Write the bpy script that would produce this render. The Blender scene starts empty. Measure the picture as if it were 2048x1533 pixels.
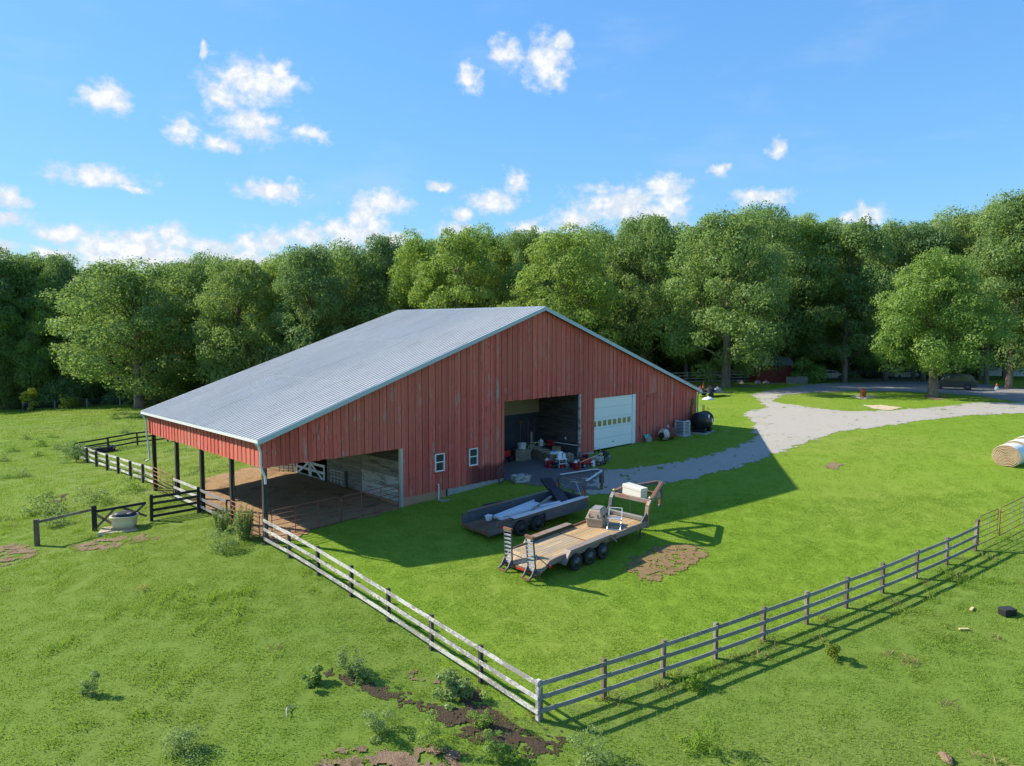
import bpy, math, random
import numpy as np
from mathutils import Matrix, Vector, Quaternion

random.seed(7); RNG = np.random.default_rng(11)
SC = bpy.context.scene; COL = SC.collection
R = math.radians

# ------------------------------------------------------------------ camera
cam_d = bpy.data.cameras.new('camera'); cam = bpy.data.objects.new('camera', cam_d); COL.objects.link(cam)
cam_d.sensor_fit = 'HORIZONTAL'; cam_d.sensor_width = 36.0; cam_d.lens = 25.233
cam_d.clip_start = 0.1; cam_d.clip_end = 5000
cam.matrix_world = Matrix.Translation((0, 0, 10)) @ Matrix.Rotation(math.pi/2 - 0.0772, 4, 'X') @ Matrix.Rotation(0.0024, 4, 'Z')
SC.camera = cam

# ------------------------------------------------------------------ node helper
class NT:
    def __init__(s, tree): s.t = tree; tree.nodes.clear()
    def n(s, typ, ins=None, **at):
        nd = s.t.nodes.new(typ)
        for k, v in at.items(): setattr(nd, k, v)
        for k, v in (ins or {}).items():
            sk = nd.inputs[k]
            if isinstance(v, bpy.types.NodeSocket): s.t.links.new(v, sk)
            elif isinstance(v, bpy.types.Node): s.t.links.new(v.outputs[0], sk)
            else: sk.default_value = v
        return nd
    def math(s, op, a, b=0.0, clamp=False): return s.n('ShaderNodeMath', {0: a, 1: b}, operation=op, use_clamp=clamp).outputs[0]
    def vec(s, op, a, b=(0, 0, 0)):
        nd = s.n('ShaderNodeVectorMath', {0: a, 1: b}, operation=op)
        return nd.outputs['Value'] if op in ('DOT_PRODUCT', 'LENGTH', 'DISTANCE') else nd.outputs[0]
    def mix(s, f, a, b):
        nd = s.n('ShaderNodeMix', data_type='RGBA')
        for sk, v in ((nd.inputs[0], f), (nd.inputs[6], a), (nd.inputs[7], b)):
            if isinstance(v, bpy.types.NodeSocket): s.t.links.new(v, sk)
            else: sk.default_value = (v if not isinstance(v, tuple) or len(v) == 4 else (*v, 1))
        return nd.outputs[2]
    def noise(s, v, scale, detail=4, rough=.55, dist=0.0):
        return s.n('ShaderNodeTexNoise', {'Vector': v, 'Scale': scale, 'Detail': detail, 'Roughness': rough, 'Distortion': dist}).outputs[0]
    def ramp(s, f, lo, hi, a=0.0, b=1.0):
        return s.n('ShaderNodeMapRange', {0: f, 1: lo, 2: hi, 3: a, 4: b}, interpolation_type='SMOOTHSTEP').outputs[0]
    def scale(s, v, xyz): return s.vec('MULTIPLY', v, xyz)

# ------------------------------------------------------------------ world: Nishita sky + cumulus clouds, sun
SUN_AZ, SUN_EL = -73.5, 35.0
world = bpy.data.worlds.new('World'); SC.world = world; world.use_nodes = True
CLOUDS = [(-28.93,15.18,1.66,1.08),(-19.40,17.30,3.34,1.76),(-21.64,16.25,1.35,1.29),(-17.47,17.97,1.24,0.97),(-24.02,13.71,1.15,1.24),(-19.65,14.47,2.45,1.33),(-21.73,12.94,1.36,0.61),(-15.41,14.19,1.64,0.69),(-22.62,18.92,0.50,0.62),(-3.39,18.61,1.08,1.07),(-0.41,20.32,1.47,1.24),(2.69,19.64,1.93,2.12),(3.64,20.94,0.96,0.81),(-29.72,10.12,3.35,0.71),(-27.48,9.58,1.41,0.33),(-18.37,9.90,2.69,0.85),(-16.58,10.25,0.90,0.64),(-10.10,9.54,2.68,1.10),(-11.25,8.58,1.52,1.66),(-5.47,10.88,1.17,0.55),(-1.57,9.71,2.16,1.12),(0.20,11.21,1.10,1.03),(-4.11,8.74,1.18,0.56),(8.39,9.44,4.18,1.66),(11.79,10.64,1.86,1.16),(4.91,8.37,2.33,0.94),(1.39,7.63,1.57,0.57),(10.69,8.65,3.00,1.30),(18.91,9.60,2.42,0.78),(15.82,11.71,0.72,0.53),(19.93,12.84,0.96,0.82),(26.15,7.77,1.19,0.85),(25.65,8.32,0.48,0.51),(24.55,7.63,0.97,0.42),(-31.61,6.11,1.75,0.72),(-29.59,5.58,2.44,1.01),(-27.15,5.71,2.55,1.20),(-24.90,6.18,1.48,1.22),(-25.59,4.74,3.98,1.05),(-22.28,5.41,2.06,0.89),(-19.86,6.05,1.59,1.08),(-18.09,6.49,1.44,0.91),(-15.56,6.77,1.84,0.92),(-12.96,7.04,2.07,1.30),(-11.07,7.47,1.72,1.49),(-9.17,6.76,1.93,0.76),(-4.70,7.59,1.37,0.68),(-34.47,6.86,1.08,0.63),(-34.55,8.26,0.81,0.78),(-28.11,4.63,4.81,1.03),(-19.89,4.96,5.40,0.73),(12.19,9.34,1.86,1.46),(-35.09,4.92,0.80,0.48),(-32.23,4.76,1.73,0.49)]
w = NT(world.node_tree)
geo = w.n('ShaderNodeTexCoord').outputs['Generated']
sky = w.n('ShaderNodeTexSky', sky_type='NISHITA', sun_disc=False, sun_elevation=R(SUN_EL), sun_rotation=R(SUN_AZ),
          altitude=150.0, air_density=1.0, dust_density=0.25, ozone_density=1.0)
sx = w.n('ShaderNodeSeparateXYZ', {0: geo})
az = w.math('MULTIPLY', w.math('ARCTAN2', sx.outputs[0], sx.outputs[1]), 57.29578)
el = w.math('MULTIPLY', w.math('ARCSINE', sx.outputs[2]), 57.29578)
wob = w.n('ShaderNodeTexNoise', {'Vector': w.n('ShaderNodeCombineXYZ', {0: az, 1: el, 2: 3.3}).outputs[0], 'Scale': .55, 'Detail': 6.0, 'Roughness': .62})
ae0 = w.n('ShaderNodeCombineXYZ', {0: az, 1: el, 2: 0.0}).outputs[0]
ae = w.vec('ADD', ae0, w.scale(w.vec('SUBTRACT', wob.outputs['Color'], (.5, .5, .5)), (2.6, 1.7, 0)))
dens = None; low = None
for (a, e, ra, re) in CLOUDS:
    if e < 9: ra, re = ra*1.08, re*1.15
    q = w.vec('MULTIPLY', w.vec('SUBTRACT', ae, (a, e, 0)), (1/ra, 1/re, 0))
    d = w.math('SUBTRACT', 1.0, w.math('MULTIPLY', w.vec('LENGTH', q), .78))
    dens = d if dens is None else w.math('MAXIMUM', dens, d)
# the same kind of sky goes on all round, outside the directions the photograph shows
gen = w.noise(w.n('ShaderNodeCombineXYZ', {0: w.math('MULTIPLY', az, .6), 1: el, 2: 9.0}).outputs[0], .09, 5, .6)
side = w.ramp(w.math('ABSOLUTE', az), 38, 46)
gen = w.math('MULTIPLY', w.math('MULTIPLY', w.math('SUBTRACT', gen, .56), 5.0), side)
dens = w.math('MAXIMUM', dens, w.math('SUBTRACT', gen, w.math('SUBTRACT', 1.0, side)))
fine = w.noise(w.n('ShaderNodeCombineXYZ', {0: az, 1: w.math('MULTIPLY', el, 1.3), 2: 1.0}).outputs[0], .95, 5, .56)
dens = w.math('ADD', dens, w.math('MULTIPLY', w.math('SUBTRACT', fine, .5), 1.35))
cov = w.ramp(dens, .03, .82)
core = w.ramp(dens, .25, 1.0)
lumps = w.noise(w.n('ShaderNodeCombineXYZ', {0: az, 1: w.math('ADD', el, .25), 2: 5.0}).outputs[0], 1.1, 5, .55)
ccol = w.mix(w.math('MULTIPLY', core, w.ramp(lumps, .36, .62)), (1.80, 2.02, 2.32, 1), (2.55, 2.58, 2.62, 1))
haze = w.noise(w.n('ShaderNodeCombineXYZ', {0: w.math('MULTIPLY', az, .35), 1: el, 2: 2.0}).outputs[0], .25, 5, .6)
veil = w.math('MULTIPLY', w.ramp(haze, .5, .8), .16)
cov = w.math('MULTIPLY', w.math('MAXIMUM', cov, veil), w.ramp(el, 0, 3))
lum = w.vec('DOT_PRODUCT', sky.outputs[0], (.25, .55, .20))
skyc = w.n('ShaderNodeHueSaturation', {'Saturation': 1.14, 'Value': w.math('DIVIDE', 1.34, w.math('ADD', 1.0, w.math('DIVIDE', lum, 2.3))), 'Color': sky.outputs[0]}).outputs[0]
skyc = w.vec('MULTIPLY', skyc, (.585, .82, .955))
bg = w.n('ShaderNodeBackground', {'Color': w.mix(cov, skyc, ccol), 'Strength': .15})
w.n('ShaderNodeOutputWorld', {'Surface': bg.outputs[0]})

sun_d = bpy.data.lights.new('sun', 'SUN'); sun = bpy.data.objects.new('sun', sun_d); COL.objects.link(sun)
sun_d.energy = 3.2; sun_d.angle = R(.53); sun_d.color = (1.0, .915, .765)
sv = Vector((math.sin(R(SUN_AZ))*math.cos(R(SUN_EL)), math.cos(R(SUN_AZ))*math.cos(R(SUN_EL)), math.sin(R(SUN_EL))))
sun.rotation_euler = sv.to_track_quat('Z', 'Y').to_euler(); sun.location = (-60, 20, 60)
vs = SC.view_settings
vs.view_transform = 'Standard'; vs.look = 'None'; vs.exposure = 1.42; vs.gamma = 1.0; vs.use_curve_mapping = False
SC.cycles.max_bounces = 7; SC.cycles.diffuse_bounces = 3; SC.cycles.glossy_bounces = 2; SC.cycles.transmission_bounces = 4; SC.cycles.transparent_max_bounces = 4
SC.cycles.use_denoising = True

# ------------------------------------------------------------------ mesh helpers
class MB:
    def __init__(s): s.v = []; s.f = []
    def add(s, vs, fs):
        b = len(s.v); s.v += [tuple(map(float, p)) for p in vs]; s.f += [tuple(i + b for i in f) for f in fs]; return s
    def box(s, x0, x1, y0, y1, z0, z1):
        return s.add([(x0,y0,z0),(x1,y0,z0),(x1,y1,z0),(x0,y1,z0),(x0,y0,z1),(x1,y0,z1),(x1,y1,z1),(x0,y1,z1)],
                     [(0,3,2,1),(4,5,6,7),(0,1,5,4),(1,2,6,5),(2,3,7,6),(3,0,4,7)])
    def beam(s, p, q, w, h, up=(0, 0, 1)):
        p = Vector(p); q = Vector(q); d = (q - p).normalized(); u = Vector(up)
        if abs(d.dot(u)) > .98: u = Vector((1, 0, 0))
        sd = d.cross(u).normalized()*w/2; u = sd.cross(d).normalized()*h/2
        a = [p - sd - u, p + sd - u, p + sd + u, p - sd + u, q - sd - u, q + sd - u, q + sd + u, q - sd + u]
        return s.add(a, [(0,3,2,1),(4,5,6,7),(0,1,5,4),(1,2,6,5),(2,3,7,6),(3,0,4,7)])
    def tube(s, pts, r, n=8, cap=True):
        pts = [Vector(p) for p in pts]; rr = r if isinstance(r, (list, tuple)) else [r]*len(pts)
        b = len(s.v); up = Vector((0, 0, 1)); prev = None
        for i, p in enumerate(pts):
            d = (pts[min(i+1, len(pts)-1)] - pts[max(i-1, 0)]).normalized()
            a = prev if prev is not None else (Vector((1, 0, 0)) if abs(d.z) > .9 else up)
            x = a - d*a.dot(d)
            if x.length < 1e-5: x = Vector((0, 1, 0)) - d*d.y
            x.normalize(); y = d.cross(x); prev = x
            for k in range(n):
                t = 2*math.pi*k/n; s.v.append(tuple(p + (x*math.cos(t) + y*math.sin(t))*rr[i]))
        m = len(pts)
        for i in range(m-1):
            for k in range(n): s.f.append((b+i*n+k, b+i*n+(k+1) % n, b+(i+1)*n+(k+1) % n, b+(i+1)*n+k))
        if cap:
            s.f.append(tuple(b+k for k in reversed(range(n)))); s.f.append(tuple(b+(m-1)*n+k for k in range(n)))
        return s
    def lathe(s, prof, n=20, org=(0, 0, 0), axis='z', a0=0, a1=2*math.pi):
        b = len(s.v); o = Vector(org); full = abs(a1 - a0 - 2*math.pi) < 1e-6; nn = n if full else n + 1
        for (r, z) in prof:
            for k in range(nn):
                t = a0 + (a1-a0)*k/n; c, d = r*math.cos(t), r*math.sin(t)
                s.v.append(tuple(o + Vector({'z': (c, d, z), 'x': (z, c, d), 'y': (d, z, c)}[axis])))
        for i in range(len(prof)-1):
            for k in range(n): s.f.append((b+i*nn+k, b+i*nn+(k+1) % nn, b+(i+1)*nn+(k+1) % nn, b+(i+1)*nn+k))
        if prof[0][0] > 1e-4 and full: s.f.append(tuple(b+k for k in reversed(range(nn))))
        if prof[-1][0] > 1e-4 and full: s.f.append(tuple(b+(len(prof)-1)*nn+k for k in range(nn)))
        return s
    def prism(s, poly, d):     # polygon points (3D) extruded by d
        n = len(poly); d = Vector(d); a = [Vector(p) for p in poly]
        return s.add(a + [p + d for p in a], [tuple(reversed(range(n))), tuple(range(n, 2*n))] + [(i, (i+1) % n, n+(i+1) % n, n+i) for i in range(n)])
    def mesh(s, name, mat=None, smooth=False):
        me = bpy.data.meshes.new(name); me.from_pydata(s.v, [], s.f); me.update()
        if mat is not None: me.materials.append(mat)
        if smooth: me.polygons.foreach_set('use_smooth', [True]*len(me.polygons))
        return me
    def build(s, name, mat, parent=None, smooth=False, fix=False):
        me = s.mesh(name, mat, smooth)
        if fix:
            import bmesh
            bm = bmesh.new(); bm.from_mesh(me); bmesh.ops.recalc_face_normals(bm, faces=bm.faces); bm.to_mesh(me); bm.free()
        return link(name, me, parent)
def link(name, me, parent=None):
    o = bpy.data.objects.new(name, me); COL.objects.link(o)
    if parent is not None: o.parent = parent
    return o
def bevel(o, w=.01, seg=2):
    m = o.modifiers.new('bevel', 'BEVEL'); m.width = w; m.segments = seg; m.limit_method = 'ANGLE'; m.angle_limit = R(35); return o
def tag(o, label=None, cat=None, group=None, kind=None):
    for k, v in (('label', label), ('category', cat), ('group', group), ('kind', kind)):
        if v: o[k] = v
    return o
def thing(name, label, cat, loc=(0, 0, 0), rotz=0.0, group=None):
    o = bpy.data.objects.new(name, None); COL.objects.link(o); o.location = loc; o.rotation_euler = (0, 0, rotz)
    o.empty_display_size = .2
    return tag(o, label, cat, group)
def copy_tree(o, parent=None):
    c = o.copy(); COL.objects.link(c); c.parent = parent
    for ch in [x for x in bpy.data.objects if x.parent == o and x is not c]: copy_tree(ch, c)
    return c

# ------------------------------------------------------------------ terrain height (smooth surface through surveyed points)
TP = np.array([[-5.92,38.64,0.23],[-4.36,40.18,0.19],[-3.44,41.09,0.36],[-0.73,43.77,0.36],[4.80,49.24,1.14],[5.77,50.20,1.33],[9.25,53.64,1.31],[15.35,59.67,1.32],[-11.45,32.97,-0.07],[-14.10,35.66,0.01],[-16.78,38.37,0.08],[-19.34,40.96,0.15],[-21.96,43.61,0.10],[0.80,20.29,-1.55],[-0.96,22.12,-1.35],[-2.73,23.94,-1.04],[-4.49,25.77,-0.78],[-6.25,27.60,-0.55],[-8.02,29.42,-0.28],[-9.78,31.25,-0.10],[-11.55,33.08,-0.10],[0.80,20.29,-1.55],[2.90,21.56,-1.55],[4.99,22.83,-1.51],[7.09,24.10,-1.47],[9.18,25.37,-1.35],[11.28,26.64,-1.29],[13.37,27.91,-1.17],[15.47,29.18,-0.99],[17.56,30.45,-0.86],[19.66,31.72,-0.72],[21.75,32.99,-0.52],[29.48,43.50,1.68],[36.30,74.00,2.91],[43.76,74.00,2.90],[-82.26,122.00,-4.56],[-73.09,118.00,-3.65],[-58.76,112.00,-2.62],[-37.04,60.58,-1.32],[-29.48,53.08,-0.99],[-35.77,67.50,-1.26],[25.01,84.00,3.06],[44.20,95.00,2.86],[59.08,84.00,2.85],[-22.93,34.00,-0.58],[-21.60,36.50,-0.56],[0.00,5.00,-2.20],[-30.00,5.00,-2.00],[25.00,5.00,-2.00],[-40.00,30.00,-1.80],[45.00,30.00,0.50],[-75.00,60.00,-2.80],[80.00,70.00,3.00],[-120.00,120.00,-6.00],[120.00,120.00,3.00],[0.00,120.00,1.00],[-40.00,110.00,-2.50],[45.00,110.00,2.20]])
def _tps():
    P = TP; n = len(P); d2 = ((P[:, None, :2] - P[None, :, :2])**2).sum(-1)
    K = np.where(d2 > 0, .5*d2*np.log(np.maximum(d2, 1e-9)), 0)/1000.
    M = np.zeros((n+3, n+3)); M[:n, :n] = K + .15*np.eye(n); M[:n, n] = 1; M[:n, n+1:] = P[:, :2]; M[n:, :n] = M[:n, n:].T
    return np.linalg.solve(M, np.r_[P[:, 2], 0, 0, 0])
TW = _tps()
def hz(x, y):
    x = np.clip(np.asarray(x, float), -130, 130); y = np.clip(np.asarray(y, float), -10, 140)
    d2 = (x[..., None] - TP[:, 0])**2 + (y[..., None] - TP[:, 1])**2
    return (.5*d2*np.log(np.maximum(d2, 1e-9))/1000.) @ TW[:-3] + TW[-3] + TW[-2]*x + TW[-1]*y
def H(x, y): return float(hz(x, y))
# smooth value noise for masks
_perm = RNG.random((256, 256))
def vnoise(x, y, s=1.0, o=0):
    x = np.asarray(x, float)*s + 1000 + o*17.3; y = np.asarray(y, float)*s + 1000 + o*9.1
    i = np.floor(x).astype(int); j = np.floor(y).astype(int); fx = x - i; fy = y - j
    fx = fx*fx*(3-2*fx); fy = fy*fy*(3-2*fy); g = lambda a, b: _perm[a % 256, b % 256]
    return (g(i, j)*(1-fx) + g(i+1, j)*fx)*(1-fy) + (g(i, j+1)*(1-fx) + g(i+1, j+1)*fx)*fy
def fbm(x, y, s=1.0, o=0): return .5*vnoise(x, y, s, o) + .28*vnoise(x, y, s*2.1, o+1) + .15*vnoise(x, y, s*4.3, o+2) + .07*vnoise(x, y, s*9, o+3)
BX, BY, YAW = -11.619, 33.006, 0.7797
CY_, SY_ = math.cos(YAW), math.sin(YAW)
def bw(u, v): return (BX + u*CY_ - v*SY_, BY + u*SY_ + v*CY_)
def buv(x, y): x = np.asarray(x, float) - BX; y = np.asarray(y, float) - BY; return x*CY_ + y*SY_, -x*SY_ + y*CY_
def inpoly(x, y, poly):
    x = np.asarray(x, float); y = np.asarray(y, float); c = np.zeros(x.shape, bool); n = len(poly)
    for i in range(n):
        (x1, y1), (x2, y2) = poly[i], poly[(i+1) % n]
        cond = ((y1 > y) != (y2 > y)) & (x < (x2-x1)*(y-y1)/((y2-y1) or 1e-9) + x1); c ^= cond
    return c
def pdist(x, y, poly, closed=True):
    x = np.asarray(x, float); y = np.asarray(y, float); d = np.full(x.shape, 1e9); n = len(poly)
    for i in range(n if closed else n-1):
        (x1, y1), (x2, y2) = poly[i], poly[(i+1) % n]; dx, dy = x2-x1, y2-y1
        t = np.clip(((x-x1)*dx + (y-y1)*dy)/(dx*dx+dy*dy+1e-9), 0, 1); d = np.minimum(d, np.hypot(x-x1-t*dx, y-y1-t*dy))
    return d
def sdist(x, y, poly): return np.where(inpoly(x, y, poly), 1, -1)*pdist(x, y, poly)   # positive inside

PATCH={
'asphalt':[(25.52,76.61),(30.96,82.61),(39.20,91.08),(50.72,100.01),(60.24,103.17),(61.67,94.30),(60.99,85.20),(60.00,78.27),(51.90,67.62),(49.58,69.15),(48.88,75.45),(46.69,77.98),(43.08,79.39),(37.65,79.64),(32.59,78.17),(28.50,75.99)],
'gravel':[(26.02,77.33),(29.10,77.62),(27.61,74.15),(26.11,72.28),(26.91,70.37),(28.18,67.49),(30.58,64.54),(34.16,64.48),(37.95,65.57),(41.79,67.35),(45.31,69.14),(49.58,69.15),(53.59,69.21),(48.29,62.29),(44.56,62.08),(40.16,61.18),(37.10,60.39),(32.68,58.49),(29.01,56.90),(26.21,56.03),(23.34,53.89),(21.15,52.18),(18.82,49.84),(17.64,48.99),(15.81,47.07),(13.33,45.37),(11.43,44.18),(8.99,42.95),(7.00,41.86),(5.13,41.06),(3.97,41.06),(2.96,43.45),(5.02,45.48),(7.02,45.97),(10.17,47.08),(12.13,48.31),(14.75,50.33),(17.34,52.89),(19.25,56.11),(20.84,61.48),(21.40,65.76),(24.37,68.75),(25.18,72.50)],
'apron':[(-0.43,51.75),(2.42,48.06),(5.34,45.46),(5.74,42.42),(3.67,41.06),(2.36,43.78),(-0.37,45.24)],
'chips':[(5.00,31.61),(5.85,32.63),(7.13,33.78),(8.87,34.02),(9.40,33.30),(8.61,32.07),(6.89,30.47),(5.92,29.94),(5.17,30.61)],
'mud1':[(-5.89,22.21),(-5.20,22.34),(-4.10,21.59),(-2.93,21.03),(-1.83,20.61),(-0.56,20.59),(-0.18,20.25),(0.82,19.62),(1.60,19.56),(1.34,18.89),(0.38,18.72),(-0.59,19.09),(-1.76,19.79),(-2.70,20.42),(-3.68,20.97),(-5.08,21.79)],
'mud2':[(-1.86,21.91),(-1.31,22.01),(-0.56,20.71),(0.04,19.91),(-0.54,19.76),(-1.15,20.54)],
'pile':[(-5.12,18.42),(-4.11,18.71),(-3.01,18.61),(-2.08,18.82),(-0.97,18.54),(-1.20,17.93),(-4.91,17.61)],
'pale':[(-3.37,22.49),(-2.84,22.82),(-2.31,22.43),(-2.41,21.92),(-2.98,22.04)],
'leftdirt':[(-25.37,34.18),(-24.26,34.34),(-22.60,33.50),(-21.91,32.28),(-22.39,31.31),(-23.39,31.46)],
'leftdirt2':[(-28.73,43.72),(-28.37,44.89),(-26.95,43.11),(-27.18,42.02)],
'trough':[(-21.01,33.64),(-20.08,34.32),(-17.97,34.97),(-17.19,34.01),(-18.26,33.21),(-19.32,32.59),(-20.43,32.88)],
'pad':[(-20.78,36.08),(-19.19,36.63),(-18.46,35.95),(-19.94,35.16)],
'sand':[(33.44,68.10),(35.00,67.89),(36.16,66.08),(34.16,64.48),(33.27,65.85)],
'bare1':[(20.12,46.30),(21.23,46.60),(21.78,46.02),(21.15,44.99),(19.96,45.18)],
'bare2':[(18.97,45.88),(20.05,46.92),(21.18,48.02),(21.25,48.98),(19.93,47.83)],
'barrelsoil':[(35.36,74.76),(37.30,76.05),(37.74,73.78),(35.27,71.87)],
'treesoil':[(42.64,73.78),(45.09,76.28),(44.98,73.37),(42.10,71.17)],
'trackbare':[(7.25,26.82),(7.49,26.99),(8.01,27.45),(7.82,27.48)],
'treestrip':[(22.66,91.10),(28.99,90.97),(47.06,109.40),(42.36,98.46),(28.01,84.18),(21.19,85.14)],
}

# ------------------------------------------------------------------ materials
M = {}
def newmat(name):
    m = bpy.data.materials.new(name); m.use_nodes = True; t = NT(m.node_tree)
    out = t.n('ShaderNodeOutputMaterial'); b = t.n('ShaderNodeBsdfPrincipled', {'Roughness': .7}); t.t.links.new(b.outputs[0], out.inputs[0])
    M[name] = m; return m, t, b, out
def setc(t, b, c):
    if isinstance(c, tuple): b.inputs['Base Color'].default_value = (*c[:3], 1)
    else: t.t.links.new(c, b.inputs['Base Color'])
def bump(t, b, h, dist=.02, st=.6):
    nd = t.n('ShaderNodeBump', {'Height': h, 'Distance': dist, 'Strength': st}); t.t.links.new(nd.outputs[0], b.inputs['Normal'])
def pos(t): return t.n('ShaderNodeNewGeometry').outputs['Position']
def obj(t): return t.n('ShaderNodeTexCoord').outputs['Object']
def rnd(t): return t.n('ShaderNodeObjectInfo').outputs['Random']
def plain(name, col, rough=.6, metal=0.0, var=.25, scale=6.0, alt=None, altcut=(.55, .7), stretch=(1, 1, 1), spec=.3, bmp=0.0):
    m, t, b, o = newmat(name); v = t.scale(obj(t), stretch)
    v = t.vec('ADD', v, t.n('ShaderNodeCombineXYZ', {0: t.math('MULTIPLY', rnd(t), 37.0)}).outputs[0])
    n1 = t.noise(v, scale, 5, .6)
    c = t.mix(n1, tuple(x*(1-var) for x in col), tuple(min(1, x*(1+var)) for x in col))
    if alt is not None: c = t.mix(t.ramp(t.noise(v, scale*1.7, 6, .65, .4), *altcut), c, alt)
    setc(t, b, c); b.inputs['Roughness'].default_value = rough; b.inputs['Metallic'].default_value = metal; b.inputs['Specular IOR Level'].default_value = spec
    if bmp: bump(t, b, n1, bmp)
    return m
# weathered boards: paint over grey timber, grain along the local/world axis given by `stretch`
def boards(name, paint, wood, cut=(.5, .62), stretch=(6, 6, .5), rough=.75, scale=1.0, dark=None, spec=.25, use_pos=False, pv=.16, peel_s=1.5):
    m, t, b, o = newmat(name); p = pos(t) if use_pos else obj(t); r = rnd(t)
    off = t.n('ShaderNodeCombineXYZ', {0: t.math('MULTIPLY', r, 53.0), 1: t.math('MULTIPLY', r, 31.0), 2: t.math('MULTIPLY', r, 17.0)}).outputs[0]
    v = t.vec('ADD', t.scale(p, stretch), off)
    grain = t.noise(v, 3.0*scale, 6, .65); big = t.noise(t.vec('ADD', p, off), .5*scale, 3, .5)
    pc = t.mix(t.math('MULTIPLY', t.math('ADD', grain, t.math('SUBTRACT', r, .5)), 1.0, True), tuple(x*(1-pv) for x in paint), tuple(min(1, x*(1+pv)) for x in paint))
    wc = t.mix(grain, tuple(x*.6 for x in wood), tuple(min(1, x*1.3) for x in wood))
    peel = t.math('ADD', t.noise(v, peel_s*scale, 6, .7, .6), t.math('MULTIPLY', t.math('SUBTRACT', big, .5), .75))
    peel = t.math('ADD', peel, t.math('MULTIPLY', t.math('SUBTRACT', r, .5), .10))
    c = t.mix(t.ramp(peel, *cut), pc, wc)
    if dark is not None: c = t.mix(t.ramp(t.noise(v, 2.2*scale, 5, .6, .3), .56, .72), c, dark)
    setc(t, b, c); b.inputs['Roughness'].default_value = rough; b.inputs['Specular IOR Level'].default_value = spec
    bump(t, b, grain, .01, .5)
    return m, t, b, c

# red barn siding, with the damp stain by the open bay
m, t, b, c = boards('red_siding', (.59, .120, .088), (.40, .33, .30), (.645, .70), (7, 7, .8), .8, 1.0, (.15, .035, .035), use_pos=True, pv=.22, peel_s=2.6)
rel = t.vec('SUBTRACT', pos(t), (BX, BY, 0)); uu = t.vec('DOT_PRODUCT', rel, (CY_, SY_, 0)); zz = t.n('ShaderNodeSeparateXYZ', {0: pos(t)}).outputs[2]
wn = t.noise(t.scale(pos(t), (2, 2, .6)), 1.2, 4, .6)
st = t.math('MULTIPLY', t.math('MULTIPLY', t.ramp(uu, 12.3, 13.2), t.ramp(uu, 15.9, 15.7)), t.ramp(t.math('ADD', zz, t.math('MULTIPLY', wn, .7)), 2.25, 1.85))
faded = t.ramp(t.noise(pos(t), .22, 3, .5), .42, .62)
c2 = t.mix(t.math('MULTIPLY', faded, .35), c, (.54, .185, .12, 1))
setc(t, b, t.mix(t.math('MULTIPLY', st, .8), c2, (.085, .016, .022, 1)))
boards('old_planks', (.30, .27, .235), (.17, .145, .12), (.45, .7), (.6, .6, 7), .85, 1.0, (.06, .05, .045), use_pos=True)
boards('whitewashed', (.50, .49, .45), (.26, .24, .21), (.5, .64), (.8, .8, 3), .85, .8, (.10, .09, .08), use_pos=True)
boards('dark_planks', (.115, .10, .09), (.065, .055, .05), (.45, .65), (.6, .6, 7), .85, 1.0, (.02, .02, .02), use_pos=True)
boards('fence_white', (.60, .58, .555), (.33, .31, .295), (.47, .56), (3, 3, 6), .75, 1.3, (.20, .19, .185), use_pos=True, pv=.10)
boards('fence_grey_shaded', (.275, .265, .262), (.19, .175, .17), (.48, .66), (3, 3, 7), .8, 1.2, (.10, .095, .095), use_pos=True)  # darker copy of the whitewashed boards, with shade put into the grey
boards('fence_black', (.028, .030, .032), (.12, .11, .10), (.62, .72), (3, 3, 6), .7, 1.2, use_pos=True)
boards('post_brown', (.15, .11, .085), (.26, .24, .22), (.5, .66), (6, 6, .6), .85, 1.0, use_pos=True)
boards('post_dark', (.045, .042, .04), (.15, .125, .105), (.56, .70), (6, 6, .6), .8, 1.0, use_pos=True)
boards('deck_planks', (.40, .29, .165), (.30, .255, .20), (.46, .60), (.7, 9, 9), .8, 1.6, (.20, .15, .10), pv=.28)
boards('deck_fresh', (.46, .28, .115), (.42, .29, .16), (.50, .66), (.7, 9, 9), .8, 1.6, pv=.25)
boards('trailer_floor', (.13, .075, .045), (.20, .14, .10), (.5, .66), (.7, 9, 9), .85, 1.6, (.05, .03, .02))
boards('black_steel', (.075, .086, .102), (.16, .13, .11), (.60, .74), (2, 2, 2), .55, 1.5, spec=.4)
boards('rust_steel', (.19, .085, .05), (.10, .085, .075), (.52, .66), (2.5, 2.5, 2.5), .7, 1.5, spec=.35)
boards('grey_steel', (.22, .185, .165), (.26, .115, .06), (.54, .68), (2.5, 2.5, 2.5), .6, 1.5, spec=.35)
boards('red_pipe', (.26, .068, .052), (.20, .10, .07), (.5, .66), (4, 4, 4), .6, 1.5, spec=.35)
boards('rusty_pipe', (.20, .10, .065), (.12, .07, .05), (.5, .66), (4, 4, 4), .65, 1.5, spec=.35)
boards('bark', (.20, .165, .13), (.12, .10, .08), (.45, .62), (3, 3, .6), .9, 1.0)
boards('pallet_wood', (.26, .25, .23), (.18, .165, .15), (.48, .64), (2, 2, 4), .85, 1.5, use_pos=True)

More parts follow.
